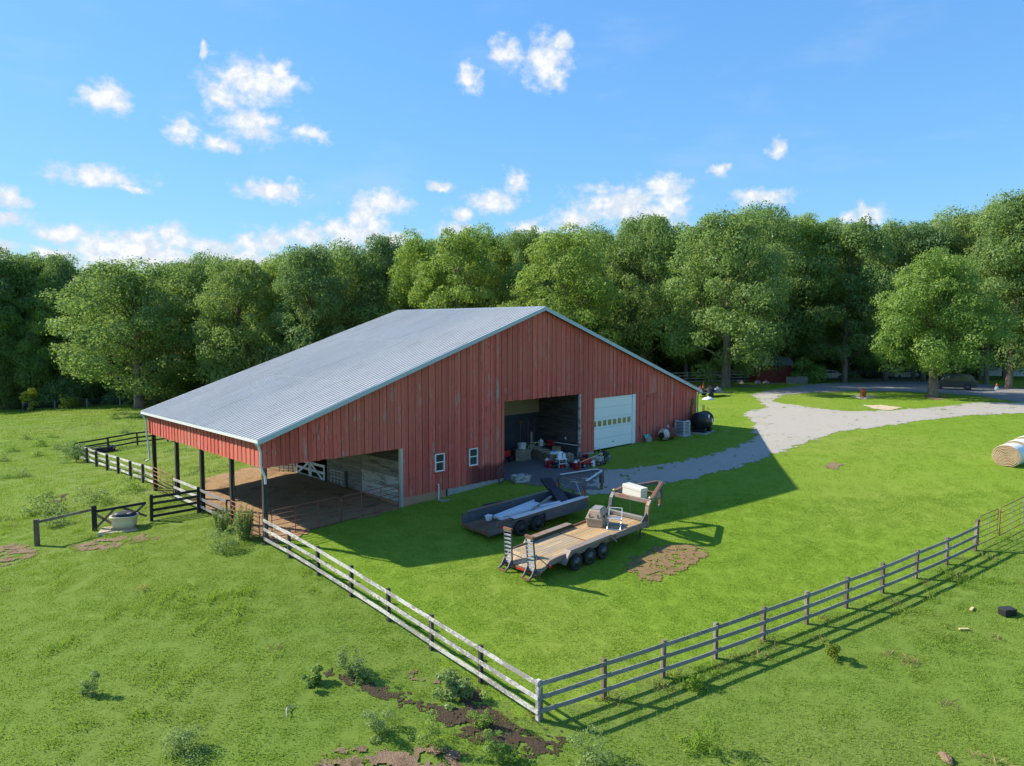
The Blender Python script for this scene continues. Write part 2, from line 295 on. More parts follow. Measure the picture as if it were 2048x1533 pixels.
plain('white_paint', (.78, .79, .80), .5, var=.06, alt=(.6, .6, .58), altcut=(.66, .78))
plain('door_white', (.82, .82, .80), .45, var=.05, scale=2.0, alt=(.62, .64, .64), altcut=(.62, .8))
plain('trim_steel', (.40, .48, .54), .42, .15, var=.10, scale=1.5)
plain('gutter_white', (.66, .68, .69), .45, var=.12, alt=(.35, .36, .34), altcut=(.62, .75))
plain('concrete', (.36, .34, .31), .9, var=.25, scale=3, alt=(.20, .18, .16), altcut=(.55, .68), bmp=.01)
plain('concrete_clay', (.42, .23, .14), .92, var=.2, scale=3, alt=(.33, .28, .23), altcut=(.55, .7), bmp=.01)
plain('tan_board', (.30, .22, .12), .85, var=.2, scale=2)
plain('dark_panel', (.035, .042, .055), .7, var=.5, scale=2)
plain('tyre', (.030, .030, .031), .85, var=.35, scale=9, alt=(.085, .075, .065), altcut=(.55, .7))
plain('rim_grey', (.20, .21, .22), .45, .5, var=.2, alt=(.16, .09, .06), altcut=(.58, .7))
plain('rim_dark', (.07, .07, .075), .5, .3, var=.3)
plain('red_plastic', (.42, .028, .035), .45, var=.14, alt=(.30, .02, .025))
plain('white_plastic', (.74, .76, .79), .4, var=.06, alt=(.55, .53, .48), altcut=(.64, .78))
plain('cream_plastic', (.68, .60, .42), .5, var=.10, scale=4, alt=(.55, .38, .16), altcut=(.56, .72))
plain('black_plastic', (.018, .018, .020), .5, var=.3)
plain('tan_plastic', (.36, .285, .215), .55, var=.10)
plain('grey_plastic', (.24, .245, .25), .55, var=.12)
plain('blue_plastic', (.10, .26, .48), .5, var=.15)
plain('blue_tube', (.16, .38, .58), .45, var=.12)
plain('blue_steel', (.085, .14, .22), .5, .2, var=.2)
plain('navy_board', (.020, .028, .042), .55, var=.35, spec=.45)
plain('green_sign', (.09, .40, .30), .5, var=.12)
plain('orange_paint', (.62, .13, .03), .5, var=.15)
plain('yellow_plastic', (.62, .50, .06), .5, var=.12)
plain('straw', (.36, .27, .17), .95, var=.42, scale=26, alt=(.26, .18, .10), altcut=(.52, .68), bmp=.03)
plain('old_hay', (.27, .235, .16), .95, var=.5, scale=16, alt=(.12, .10, .07), altcut=(.5, .66), bmp=.04)
plain('net_wrap', (.74, .76, .74), .5, var=.08, scale=9, alt=(.60, .60, .54), altcut=(.55, .72), bmp=.01)
plain('rust_barrel', (.36, .11, .035), .75, .1, var=.35, scale=5, alt=(.13, .055, .03), altcut=(.52, .66))
plain('rust_tank', (.17, .062, .045), .7, .1, var=.3, scale=4, alt=(.09, .04, .03), altcut=(.5, .64))
plain('tank_white', (.62, .58, .53), .6, var=.15, scale=4, alt=(.25, .09, .06), altcut=(.50, .58))
plain('tank_black', (.012, .013, .016), .38, var=.3, spec=.45)
plain('ac_grey', (.50, .53, .57), .5, .1, var=.06)
plain('ac_dark', (.10, .105, .11), .6, var=.2)
plain('gauge', (.72, .76, .76), .35, var=.04)
plain('rope', (.58, .48, .22), .8, var=.15)
plain('aluminium', (.70, .73, .76), .42, .2, var=.15, scale=3)
plain('galv', (.46, .49, .52), .42, .55, var=.14, scale=4)
plain('light_red', (.50, .02, .02), .3, var=.05, spec=.5)
plain('light_orange', (.62, .14, .03), .3, var=.05, spec=.5)
plain('car_dark', (.028, .045, .05), .25, .3, var=.05, spec=.6)
plain('car_white', (.52, .54, .56), .3, var=.03, spec=.6)
plain('car_silver', (.36, .38, .41), .3, .3, var=.03, spec=.6)
plain('cattle', (.013, .011, .011), .75, var=.3)
plain('stone', (.24, .225, .20), .9, var=.25, scale=3, bmp=.02)
plain('cover_black', (.03, .032, .038), .75, var=.3, scale=5)
plain('tool_wood', (.20, .135, .07), .75, var=.15)
plain('shed_red', (.22, .045, .035), .8, var=.25, stretch=(6, 6, .6))
plain('shed_roof', (.20, .20, .21), .7, var=.2)
plain('house_white', (.70, .71, .71), .7, var=.08)
plain('dirt_dry', (.34, .25, .165), .95, var=.3, scale=3, bmp=.02)

# glass
m, t, b, o = newmat('glass'); setc(t, b, (.03, .04, .045)); b.inputs['Roughness'].default_value = .06; b.inputs['Specular IOR Level'].default_value = .8
m, t, b, o = newmat('door_glass_reflection'); setc(t, b, (.20, .19, .035)); b.inputs['Roughness'].default_value = .12; b.inputs['Specular IOR Level'].default_value = .6  # yellow-green of the reflected lawn is put into the pane colour
m, t, b, o = newmat('window_glass'); setc(t, b, (.045, .055, .06)); b.inputs['Roughness'].default_value = .05; b.inputs['Specular IOR Level'].default_value = 1.0

# ribbed roof steel
m, t, b, o = newmat('roof_steel'); p = pos(t)
n1 = t.noise(p, .35, 4, .55); n2 = t.noise(t.scale(p, (1, 1, 1)), 2.3, 5, .6)
c = t.mix(n1, (.54, .525, .495, 1), (.66, .645, .615, 1)); c = t.mix(t.math('MULTIPLY', t.ramp(n2, .52, .75), .35), c, (.38, .37, .355, 1))
c = t.mix(t.math('MULTIPLY', rnd(t), .12), c, (.42, .425, .43, 1))
so = t.vec('ADD', t.scale(obj(t), (.16, 2.6, 1)), t.n('ShaderNodeCombineXYZ', {0: t.math('MULTIPLY', rnd(t), 41.0)}).outputs[0])
c = t.mix(t.math('MULTIPLY', t.ramp(t.noise(so, 1.6, 5, .65), .50, .72), .42), c, (.36, .335, .30, 1))
setc(t, b, c); b.inputs['Metallic'].default_value = .08; b.inputs['Roughness'].default_value = .55; b.inputs['Specular IOR Level'].default_value = .4

# leaves: diffuse plus light passing through; the colour varies from twig to twig and from tree to tree
def leafmat(name, c0, c1, c2, tr=.48, attr='tint', gloss=.015):
    m = bpy.data.materials.new(name); m.use_nodes = True; t = NT(m.node_tree); M[name] = m
    a = t.n('ShaderNodeAttribute', attribute_name=attr).outputs['Fac']; r = rnd(t)
    c = t.mix(a, c0, c1); c = t.mix(t.math('MULTIPLY', r, .55), c, c2)
    if name.startswith('blade'):
        p2 = t.scale(pos(t), (1, 1, 0)); c = t.mix(t.math('MULTIPLY', t.ramp(t.noise(p2, .11, 4, .6, .5), .48, .70), .55), c, (c1[0]*1.25, c1[1]*.92, c1[2]*1.3, 1)); c = t.mix(t.math('MULTIPLY', t.ramp(t.noise(p2, .45, 3, .5), .52, .72), .35), c, (c0[0]*.72, c0[1]*.86, c0[2], 1))
    d = t.n('ShaderNodeBsdfDiffuse', {'Color': c}); tl = t.n('ShaderNodeBsdfTranslucent', {'Color': t.mix(.45, c, (c1[0]*1.5, c1[1]*1.35, c1[2]*.6, 1))})
    s1 = t.n('ShaderNodeMixShader', {0: tr, 1: d.outputs[0], 2: tl.outputs[0]})
    gl = t.n('ShaderNodeBsdfGlossy', {'Color': (.8, .85, .8, 1), 'Roughness': .5})
    s2 = t.n('ShaderNodeMixShader', {0: gloss, 1: s1.outputs[0], 2: gl.outputs[0]})
    t.n('ShaderNodeOutputMaterial', {0: s2.outputs[0]}); return m
leafmat('leaf_oak', (.092, .180, .062), (.215, .340, .110), (.280, .350, .108))
leafmat('leaf_light', (.110, .215, .050), (.250, .390, .095), (.290, .370, .085))
leafmat('leaf_dark', (.082, .170, .072), (.180, .295, .115), (.225, .300, .100))
leafmat('leaf_weed', (.150, .240, .075), (.280, .380, .150), (.23, .32, .11), .4)
leafmat('leaf_yellow', (.13, .20, .022), (.27, .34, .05), (.22, .27, .04), .4)
leafmat('blade_lawn', (.182, .318, .032), (.262, .415, .058), (.236, .362, .050), .42, gloss=.0)
leafmat('blade_pasture', (.165, .285, .036), (.240, .370, .060), (.220, .325, .055), .40, gloss=.0)
leafmat('blade_dry', (.20, .19, .07), (.38, .34, .16), (.30, .26, .11), .35, gloss=.03)

# ground
def groundmat(name, a, b_, c_, dry, bd=.05):
    m, t, bs, o = newmat(name); p = pos(t); p2 = t.scale(p, (1, 1, 0))
    n0 = t.noise(p2, .06, 3, .5); n1 = t.noise(p2, .35, 4, .6); n2 = t.noise(p2, 3.0, 5, .65); n3 = t.noise(p2, 14.0, 4, .6)
    c = t.mix(t.ramp(n2, .35, .68), a, b_); c = t.mix(t.math('MULTIPLY', t.ramp(n1, .42, .66), .4), c, c_)
    c = t.mix(t.math('MULTIPLY', t.ramp(n0, .45, .68), .55), c, dry); c = t.mix(t.math('MULTIPLY', t.ramp(n3, .5, .8), .12), c, (.05, .08, .015, 1))
    setc(t, bs, c); bs.inputs['Roughness'].default_value = .95; bs.inputs['Specular IOR Level'].default_value = .1
    bump(t, bs, t.math('ADD', t.math('MULTIPLY', n2, .7), t.math('MULTIPLY', n3, .3)), bd, .9); return m
groundmat('pasture_ground', (.120, .185, .028), (.150, .220, .038), (.132, .205, .032), (.175, .20, .058), .03)
groundmat('lawn_ground', (.150, .235, .022), (.180, .275, .030), (.160, .255, .025), (.215, .260, .05), .012)
def soilmat(name, a, b_, c_, sc=6.0, bd=.06, cut=(.5, .7)):
    m, t, bs, o = newmat(name); p = pos(t); n1 = t.noise(p, sc, 6, .65); n2 = t.noise(p, sc*.25, 4, .6); n3 = t.noise(p, sc*4, 4, .6)
    c = t.mix(n1, a, b_); c = t.mix(t.ramp(n2, *cut), c, c_); c = t.mix(t.math('MULTIPLY', t.ramp(n3, .45, .7), .35), c, tuple(x*.45 for x in a))
    setc(t, bs, c); bs.inputs['Roughness'].default_value = .95; bs.inputs['Specular IOR Level'].default_value = .15
    bump(t, bs, t.math('ADD', n1, t.math('MULTIPLY', n3, .5)), bd, .9); return m
soilmat('mud', (.060, .042, .028), (.120, .085, .058), (.085, .062, .042), 7, .10)
soilmat('manure', (.33, .205, .105), (.45, .295, .16), (.23, .14, .075), 4, .12)
soilmat('wood_chips', (.25, .155, .065), (.42, .30, .15), (.17, .11, .05), 20, .08)
soilmat('bare_soil', (.22, .145, .09), (.33, .235, .155), (.16, .105, .065), 7, .08)
soilmat('sand', (.52, .42, .28), (.62, .52, .37), (.42, .33, .2), 6, .04)
soilmat('gravel_stone', (.33, .305, .265), (.49, .455, .405), (.40, .36, .30), 9, .04)
soilmat('asphalt_grey', (.21, .205, .20), (.28, .275, .265), (.32, .305, .28), 7, .02)
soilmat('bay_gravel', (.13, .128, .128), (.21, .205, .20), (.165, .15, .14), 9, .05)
plain('cream_paint', (.60, .585, .53), .5, var=.06, alt=(.48, .46, .40), altcut=(.6, .75))
plain('dirty_white', (.46, .45, .43), .6, var=.25, scale=4, alt=(.16, .15, .14), altcut=(.48, .62))

# ------------------------------------------------------------------ the ground
def axis(lo, hi, near0, near1, fine, grow=1.22):
    a = list(np.arange(near0, near1 + 1e-6, fine)); s = fine
    while a[-1] < hi: s *= grow; a.append(a[-1] + s)
    s = fine
    while a[0] > lo: s *= grow; a.insert(0, a[0] - s)
    return np.array(a)
LAWN = [(0.8, 20.3), (21.75, 33.0), (70, 62), (110, 125), (16, 125), bw(38, 15.3), bw(38, 0), bw(8, 0), (-11.5, 33.0)]
def relief(x, y):      # low lumps of the grazed pasture, none near the barn and on the mown side
    k = np.clip(-sdist(x, y, LAWN)/6.0, 0, 1)*np.clip((np.hypot(x+8, y-45) - 24)/12, 0, 1)
    return k*(.65*vnoise(x, y, .26, 5) + .35*vnoise(x, y, .55, 6) - .5)*.36
def gz(x, y): return hz(x, y) + relief(x, y)
def G(x, y): return float(gz(np.array(float(x)), np.array(float(y))))
ax = axis(-1800, 1800, -64, 66, .8); ay = axis(-300, 2600, 10, 128, .8)
gx, gy = np.meshgrid(ax, ay); gzv = gz(gx, gy)
gzv -= np.clip((np.hypot(gx, gy) - 200)/400, 0, 1)*6
def gz(x, y):      # height of the ground sheet itself (its own grid, interpolated)
    x = np.asarray(x, float); y = np.asarray(y, float); i = np.clip(np.searchsorted(ax, x) - 1, 0, len(ax)-2); j = np.clip(np.searchsorted(ay, y) - 1, 0, len(ay)-2)
    fx = (x - ax[i])/(ax[i+1] - ax[i]); fy = (y - ay[j])/(ay[j+1] - ay[j])
    return (gzv[j, i]*(1-fx) + gzv[j, i+1]*fx)*(1-fy) + (gzv[j+1, i]*(1-fx) + gzv[j+1, i+1]*fx)*fy
nx, ny = len(ax), len(ay); idx = np.arange(nx*ny).reshape(ny, nx)
fc = np.stack([idx[:-1, :-1], idx[:-1, 1:], idx[1:, 1:], idx[1:, :-1]], -1).reshape(-1, 4)
def npmesh(name, V, F, mats):
    me = bpy.data.meshes.new(name); nv, nf, k = len(V), len(F), F.shape[1]
    me.vertices.add(nv); me.vertices.foreach_set('co', np.asarray(V, np.float32).ravel())
    me.loops.add(nf*k); me.loops.foreach_set('vertex_index', np.asarray(F, np.int32).ravel())
    me.polygons.add(nf); me.polygons.foreach_set('loop_start', np.arange(0, nf*k, k, dtype=np.int32))
    try: me.polygons.foreach_set('loop_total', np.full(nf, k, np.int32))
    except Exception: pass
    for m in mats: me.materials.append(m)
    me.update(calc_edges=True); me.validate(); return me
gme = npmesh('ground', np.stack([gx, gy, gzv], -1).reshape(-1, 3), fc, [M['pasture_ground'], M['lawn_ground']])
cxm = gx.ravel()[fc].mean(1); cym = gy.ravel()[fc].mean(1)
gme.polygons.foreach_set('material_index', inpoly(cxm, cym, LAWN).astype(np.int32)); gme.polygons.foreach_set('use_smooth', [True]*len(gme.polygons))
tag(link('ground', gme), kind='structure', label='green pasture and mown lawn around the red barn')

# loose-edged sheets laid on the ground: gravel drive, soil, mud
def sheet(name, poly, mat, cell=.2, edge=.5, ns=.8, lift=.012, holes=.0, seed=0, kind='structure', label=None, crown=0.0):
    P = np.array(poly); x0, y0 = P.min(0) - .8; x1, y1 = P.max(0) + .8
    xs = np.arange(x0, x1, cell); ys = np.arange(y0, y1, cell); X, Y = np.meshgrid(xs, ys)
    cx, cy = X[:-1, :-1] + cell/2, Y[:-1, :-1] + cell/2
    d = sdist(cx, cy, poly) + (fbm(cx, cy, ns, seed) - .5)*2*edge
    if holes: d = np.minimum(d, (.5 + holes - fbm(cx, cy, ns*.9, seed+7))*3)
    keep = d > 0
    X = X + (vnoise(X, Y, 3.1/cell*.37, seed+3) - .5)*cell*.7; Y = Y + (vnoise(X, Y, 2.7/cell*.37, seed+4) - .5)*cell*.7
    n, mm = X.shape; ii = np.arange(n*mm).reshape(n, mm)
    F = np.stack([ii[:-1, :-1], ii[:-1, 1:], ii[1:, 1:], ii[1:, :-1]], -1)[keep]
    if len(F) == 0: return None
    used = np.unique(F); rm = np.full(n*mm, -1); rm[used] = np.arange(len(used))
    dd = np.clip(sdist(X.ravel()[used], Y.ravel()[used], poly), 0, 1.5)
    Z = gz(X.ravel()[used], Y.ravel()[used]) + lift
    if crown: Z = Z + crown*(fbm(X.ravel()[used], Y.ravel()[used], 1.9, seed+5) - .28)*np.clip(dd*2, 0, 1)
    me = npmesh(name, np.stack([X.ravel()[used], Y.ravel()[used], Z], -1), rm[F], [mat]); me.polygons.foreach_set('use_smooth', [True]*len(me.polygons))
    return tag(link(name, me), kind=kind, label=label)
PT = PATCH
sheet('driveway', PT['asphalt'], M['asphalt_grey'], .35, .5, .5, .02, label='grey paved lane curving below the trees')
sheet('gravel_drive', PT['gravel'], M['gravel_stone'], .13, .65, 1.7, .02, .27, 1, label='pale gravel drive running from the open bay past the lawn')
sheet('gravel_apron', PT['apron'], M['bay_gravel'], .13, .6, 1.8, .024, .10, 18, label='thin dark gravel spilling from the open bay towards the track')
bay = [bw(15.75, 3.8), bw(15.75, -1.2), bw(16.4, -2.6), bw(19, -3.2), bw(21, -2.6), bw(22.2, -1.5), bw(22.9, 0), bw(22.9, 3.8)]
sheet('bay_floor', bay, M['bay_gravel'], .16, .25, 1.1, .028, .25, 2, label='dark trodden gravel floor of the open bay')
sheet('dirt_floor', [bw(.1, -.3), bw(1.2, -.9), bw(2.6, -.1), bw(7.85, -.1), bw(7.85, 15.6), bw(6.5, 16.6), bw(3.5, 15.4), bw(1.8, 12.0), bw(.5, 10.0), bw(.3, 8)], M['manure'], .2, .4, .8, .035, 0, 3,
      label='brown dirt floor under the open-sided shed', crown=.09)
sheet('wood_chip_patch', PT['chips'], M['wood_chips'], .07, .4, 3.6, .03, .14, 4, label='tan patch of dead clippings on the lawn beside the flatbed trailer')
sheet('mud_track', PT['mud1'], M['mud'], .06, .5, 4.0, .02, .16, 5, label='dark churned mud track in the pasture below the fence corner', crown=.10)
sheet('mud_path', PT['mud2'], M['mud'], .06, .4, 4.0, .02, .14, 6, label='brown worn path beside the white fence', crown=.08)
sheet('soil_heap', PT['pile'], M['bare_soil'], .08, .4, 3.0, .03, .02, 7, label='pale brown crumbled soil at the bottom of the pasture', crown=.16)
sheet('bare_patch', PT['pale'], M['bare_soil'], .1, .2, 1.5, .025, .05, 8, label='pale bare patch among weeds beside the white fence', crown=.08)
sheet('bare_patch', PT['leftdirt'], M['bare_soil'], .08, .5, 3.0, .02, .06, 9, label='bare brown soil at the end of the black fence', crown=.08)
sheet('bare_patch', PT['leftdirt2'], M['mud'], .14, .4, 1.0, .025, .08, 10, label='small dark bare spot in the pasture beside the yard fence', crown=.05)
sheet('bare_patch', PT['trough'], M['bare_soil'], .08, .45, 3.0, .02, .04, 11, label='bare trodden strip in front of the water trough', crown=.06)
sheet('sand_patch', PT['sand'], M['sand'], .12, .3, 2.0, .03, .5, 12, label='pale sandy patch on the lawn below the rusty barrel')
sheet('bare_patch', PT['bare1'], M['bare_soil'], .15, .5, .8, .025, -.04, 13, label='thin bare spot on the sunny lawn below the gravel')
sheet('bare_patch', PT['barrelsoil'], M['sand'], .2, .3, .8, .03, .0, 15, label='scorched pale ring round the rusty barrel')
sheet('bare_patch', PT['treesoil'], M['bare_soil'], .2, .4, .8, .03, .0, 16, label='bare soil round the foot of the lone tree')
sheet('brown_strip', PT['treestrip'], M['bare_soil'], .3, .6, .5, .025, .05, 17, label='brown ground strip under the trees beside the lane')  # soil-coloured strip of ground below the trees

# ------------------------------------------------------------------ grass (nobody could count it)
def blade_patch(name, n, size, h, wd, mat, lean=.35, seed=0, hvar=.5):
    r = np.random.default_rng(seed); V = []; F = []; T = []
    px = (r.random(n)-.5)*size; py = (r.random(n)-.5)*size; hh = h*(1 - hvar + 2*hvar*r.random(n)*r.random(n)); a = r.random(n)*2*np.pi; ln = lean*(.3 + r.random(n)); b = r.random(n)*2*np.pi; tt = r.random(n)
    for i in range(n):
        dx, dy = math.cos(a[i])*wd/2, math.sin(a[i])*wd/2; lx, ly = math.cos(b[i])*ln[i]*hh[i], math.sin(b[i])*ln[i]*hh[i]
        k = len(V); V += [(px[i]-dx, py[i]-dy, -.02), (px[i]+dx, py[i]+dy, -.02), (px[i]+lx*.45+dx*.7, py[i]+ly*.45+dy*.7, hh[i]*.6), (px[i]+lx, py[i]+ly, hh[i])]
        F += [(k, k+1, k+2), (k, k+2, k+3)]; T += [tt[i]]*4
    me = bpy.data.meshes.new(name); me.from_pydata(V, [], F); me.materials.append(mat)
    at = me.attributes.new('tint', 'FLOAT', 'POINT'); at.data.foreach_set('value', T); me.update(); return me
def scatter(name, me, X, Y, Z, S, label, kind='stuff', zrot=True):
    pm = bpy.data.meshes.new(name); pm.from_pydata(list(zip(X.tolist(), Y.tolist(), Z.tolist())), [], [])
    n = len(X); rot = np.zeros((n, 3), np.float32); sp = RNG.random(n)*6.283      # each tuft lies on the local slope
    sx = (gz(X+.4, Y) - gz(X-.4, Y))/.8; sy = (gz(X, Y+.4) - gz(X, Y-.4))/.8; Nv = np.stack([-sx, -sy, np.ones(n)], -1); Nv /= np.linalg.norm(Nv, axis=1)[:, None]
    A = np.stack([np.cos(sp), np.sin(sp), np.zeros(n)], -1); A -= (A*Nv).sum(1)[:, None]*Nv; A /= np.linalg.norm(A, axis=1)[:, None]; Bv = np.cross(Nv, A)
    rot[:, 0] = np.arctan2(Bv[:, 2], Nv[:, 2]); rot[:, 1] = -np.arcsin(np.clip(A[:, 2], -1, 1)); rot[:, 2] = np.arctan2(A[:, 1], A[:, 0])
    a = pm.attributes.new('rot', 'FLOAT_VECTOR', 'POINT'); a.data.foreach_set('vector', rot.ravel())
    a = pm.attributes.new('scl', 'FLOAT', 'POINT'); a.data.foreach_set('value', np.asarray(S, np.float32))
    proto = bpy.data.objects.new(name + '_tuft', me)
    o = link(name, pm); gn = bpy.data.node_groups.new(name + '_scatter', 'GeometryNodeTree')
    gn.interface.new_socket('Geometry', in_out='INPUT', socket_type='NodeSocketGeometry'); gn.interface.new_socket('Geometry', in_out='OUTPUT', socket_type='NodeSocketGeometry')
    N = gn.nodes; L = gn.links; gi = N.new('NodeGroupInput'); go = N.new('NodeGroupOutput'); ip = N.new('GeometryNodeInstanceOnPoints'); oi = N.new('GeometryNodeObjectInfo'); oi.inputs[0].default_value = proto
    ra = N.new('GeometryNodeInputNamedAttribute'); ra.data_type = 'FLOAT_VECTOR'; ra.inputs[0].default_value = 'rot'
    sa = N.new('GeometryNodeInputNamedAttribute'); sa.data_type = 'FLOAT'; sa.inputs[0].default_value = 'scl'
    L.new(gi.outputs[0], ip.inputs['Points']); L.new(oi.outputs['Geometry'], ip.inputs['Instance']); L.new(ra.outputs[0], ip.inputs['Rotation']); L.new(sa.outputs[0], ip.inputs['Scale']); L.new(ip.outputs[0], go.inputs[0])
    md = o.modifiers.new('scatter', 'NODES'); md.node_group = gn
    return tag(o, label, kind=kind)
SOFT = [('gravel', .65, 1.7, 1, .27), ('asphalt', .5, .5, 0, 0)]
BARE = ['chips', 'mud1', 'mud2', 'pile', 'pale', 'leftdirt', 'leftdirt2', 'trough', 'pad', 'sand', 'barrelsoil']
FLOORB = [bw(.2, .1), bw(1.1, -.6), bw(2.2, -.1), bw(3.4, .1), bw(38, .1), bw(38, 15.3), bw(7.8, 15.3), bw(6.5, 16.2), bw(3.6, 15.2), bw(1.9, 12.0), bw(.6, 10.0), bw(.4, 8)]
def clear(X, Y):        # where grass may stand
    ok = ~inpoly(X, Y, FLOORB); rs_ = np.random.default_rng(78).random(len(X))
    for nm, e, ns, sd, ho in SOFT:
        d = sdist(X, Y, PT[nm]) + (fbm(X, Y, ns, sd) - .5)*2*e
        if ho: d = np.minimum(d, (.5 + ho - fbm(X, Y, ns*.9, sd+7))*3)
        ok &= (d < .28) | (rs_ < .035)
    rr_ = np.random.default_rng(77).random(len(X))
    for nm in BARE: ok &= (sdist(X, Y, PT[nm]) < (.05 if nm in ('mud1', 'mud2') else .22) + .7*(fbm(X, Y, 1.6, 40) - .42)) | (rr_ < (.10 if nm in ('mud1', 'mud2', 'pad') else .30))
    ok &= ~inpoly(X, Y, bay) | (fbm(X, Y, 1.1, 2) > .58)
    return ok
def grid_points(y0, y1, step, seed):
    r = np.random.default_rng(seed); ys = np.arange(y0, y1, step); xs = np.arange(-.76*y1 - 3, .76*y1 + 3, step); X, Y = np.meshgrid(xs, ys)
    X = X + (r.random(X.shape)-.5)*step*1.1; Y = Y + (r.random(X.shape)-.5)*step*1.1; k = np.abs(X) < .745*Y + 2.0
    return X[k], Y[k]
def lay(name, y0, y1, step, me, lawn, sc, seed, label, dens=None):
    X, Y = grid_points(y0, y1, step, seed); inside = inpoly(X, Y, LAWN); k = (inside == lawn) & clear(X, Y)
    if dens is not None: k &= dens(X, Y, np.random.default_rng(seed+5).random(len(X)))
    X, Y = X[k], Y[k]; r = np.random.default_rng(seed+1)
    return scatter(name, me, X, Y, gz(X, Y), sc*(.82 + .36*r.random(len(X)))*(.80 + .4*fbm(X, Y, .35, 3)), label)
lay('lawn_grass', 15, 40, .55, blade_patch('lawn_tuft', 190, .8, .046, .022, M['blade_lawn'], .6, 1), True, 1.0, 1, 'short bright green mown grass of the lawn, near the fence corner')
lay('lawn_grass', 40, 66, .95, blade_patch('lawn_tuft_far', 190, 1.35, .038, .035, M['blade_lawn'], .6, 2), True, 1.0, 2, 'short bright green grass of the lawn beyond the trailers')
lay('lawn_grass', 66, 100, 1.7, blade_patch('lawn_tuft_deep', 170, 2.4, .04, .06, M['blade_lawn'], .6, 3), True, 1.0, 3, 'short bright green grass of the far lawn beside the gravel')
lay('pasture_grass', 14, 40, .55, blade_patch('pasture_tuft', 170, .8, .06, .022, M['blade_pasture'], .7, 4, .7), False, 1.0, 4, 'grazed green pasture grass in front of the fences')
lay('pasture_grass', 40, 75, 1.1, blade_patch('pasture_tuft_far', 160, 1.5, .075, .04, M['blade_pasture'], .7, 5, .7), False, 1.0, 5, 'grazed green pasture grass beside the barn yard')
lay('pasture_grass', 75, 128, 2.0, blade_patch('pasture_tuft_deep', 140, 2.8, .11, .07, M['blade_pasture'], .7, 6, .7), False, 1.0, 6, 'pale green pasture grass running up to the far wood')
cl_ = lambda th: (lambda X, Y, r: (fbm(X, Y, .30, 21) > th) & (r < .5))
lay('tall_grass', 14, 45, .55, blade_patch('tall_tuft', 60, .55, .18, .020, M['blade_pasture'], .8, 7, .8), False, 1.0, 7, 'taller ungrazed grass tussocks in the near pasture', cl_(.64))
lay('tall_grass', 40, 115, 1.3, blade_patch('tall_tuft_far', 60, 1.0, .24, .05, M['leaf_weed'], .8, 8, .8), False, 1.0, 8, 'rough tussocks dotting the far pasture', cl_(.62))
fr = [(0.8, 20.3), (21.75, 33.0)]
lay('dry_grass', 17, 40, .45, blade_patch('dry_tuft', 45, .5, .20, .016, M['blade_dry'], .9, 9, .8), False, 1.0, 9, 'dry pale grass stalks along the outside of the grey fence', lambda X, Y, r: ((pdist(X, Y, fr, False) < 1.0) & (r < .16)) | ((fbm(X, Y, .5, 31) > .70) & (r < .15)))

# ------------------------------------------------------------------ the barn (local axes: x along the gable, y into the depth)
BW_, BL, UR, ZR, KS = 38.0, 15.26, 19.0, 11.30, .3371
def zr(u): return ZR - KS*abs(u - UR)
barn = thing('barn', 'long red board barn with grey ribbed steel roof and an open shed along one side', 'barn', (BX, BY, 0), YAW)
def gable(u0, u1, z0, v0, v1, drop=.13):     # upright slab with a top that follows the roof
    us = [u0] + ([UR] if u0 < UR < u1 else []) + [u1]
    poly = [(u0, v0, z0), (u1, v0, z0)] + [(u, v0, zr(u) - drop) for u in reversed(us)]
    return MB().prism(poly, (0, v1-v0, 0))
# vertical siding boards
SEG = [(0, 7.892, 3.448), (7.892, 15.647, .71), (15.647, 22.965, 5.457), (22.965, 24.467, 1.30), (24.467, 29.41, 5.06), (29.41, 38.0, 1.37)]
front = MB(); front.v = []; 
wall_f = bpy.data.objects.new('gable_wall', None); COL.objects.link(wall_f); wall_f.parent = barn; wall_f['label'] = 'tall red gable wall of weathered vertical boards with peeling paint'
k = 0
for (a, b_, z0) in SEG:
    n = max(1, round((b_-a)/.232)); w_ = (b_-a)/n
    for i in range(n):
        u0, u1 = a + i*w_ + .011, a + (i+1)*w_ - .011; k += 1
        pr = .020*(k % 2) + random.random()*.014; zz0 = z0 + random.uniform(-.025, .012)
        if a > 29: zz0 = H(*bw((u0+u1)/2, -.05)) + .03 + random.random()*.04
        us = [u0] + ([UR] if u0 < UR < u1 else []) + [u1]
        poly = [(u0, -.022-pr, zz0), (u1, -.022-pr, zz0)] + [(u, -.022-pr, zr(u) - .14) for u in reversed(us)]
        MB().prism(poly, (0, .022, 0)).build('siding_board', M['red_siding'], wall_f, fix=True)
sh = MB()
for (a, b_, z0) in SEG:
    g_ = gable(a, b_, z0 + .02, .03, .06, .15); sh.add(g_.v, g_.f)
sh.build('wall_light_block', M['dark_planks'], barn, fix=True)  # dark backing added behind the boards to block light and darken their gaps
# eave-side band of boards above the open shed
wall_l = bpy.data.objects.new('eave_wall', None); COL.objects.link(wall_l); wall_l.parent = barn; wall_l['label'] = 'sunlit band of red boards above the open shed'
n = 66; w_ = BL/n
for i in range(n):
    v0, v1 = i*w_ + .012, (i+1)*w_ - .012; pr = .024*(i % 2) + random.random()*.008; z0 = 3.448 + random.uniform(-.02, .02)
    MB().box(-.022-pr, -pr, v0, v1, z0, zr(0) - .14).build('siding_board', M['red_siding'], wall_l)
MB().box(.03, .06, .05, BL-.05, 3.46, zr(0)-.16).build('eave_light_block', M['dark_planks'], barn)  # same added backing, stops light between the eave boards
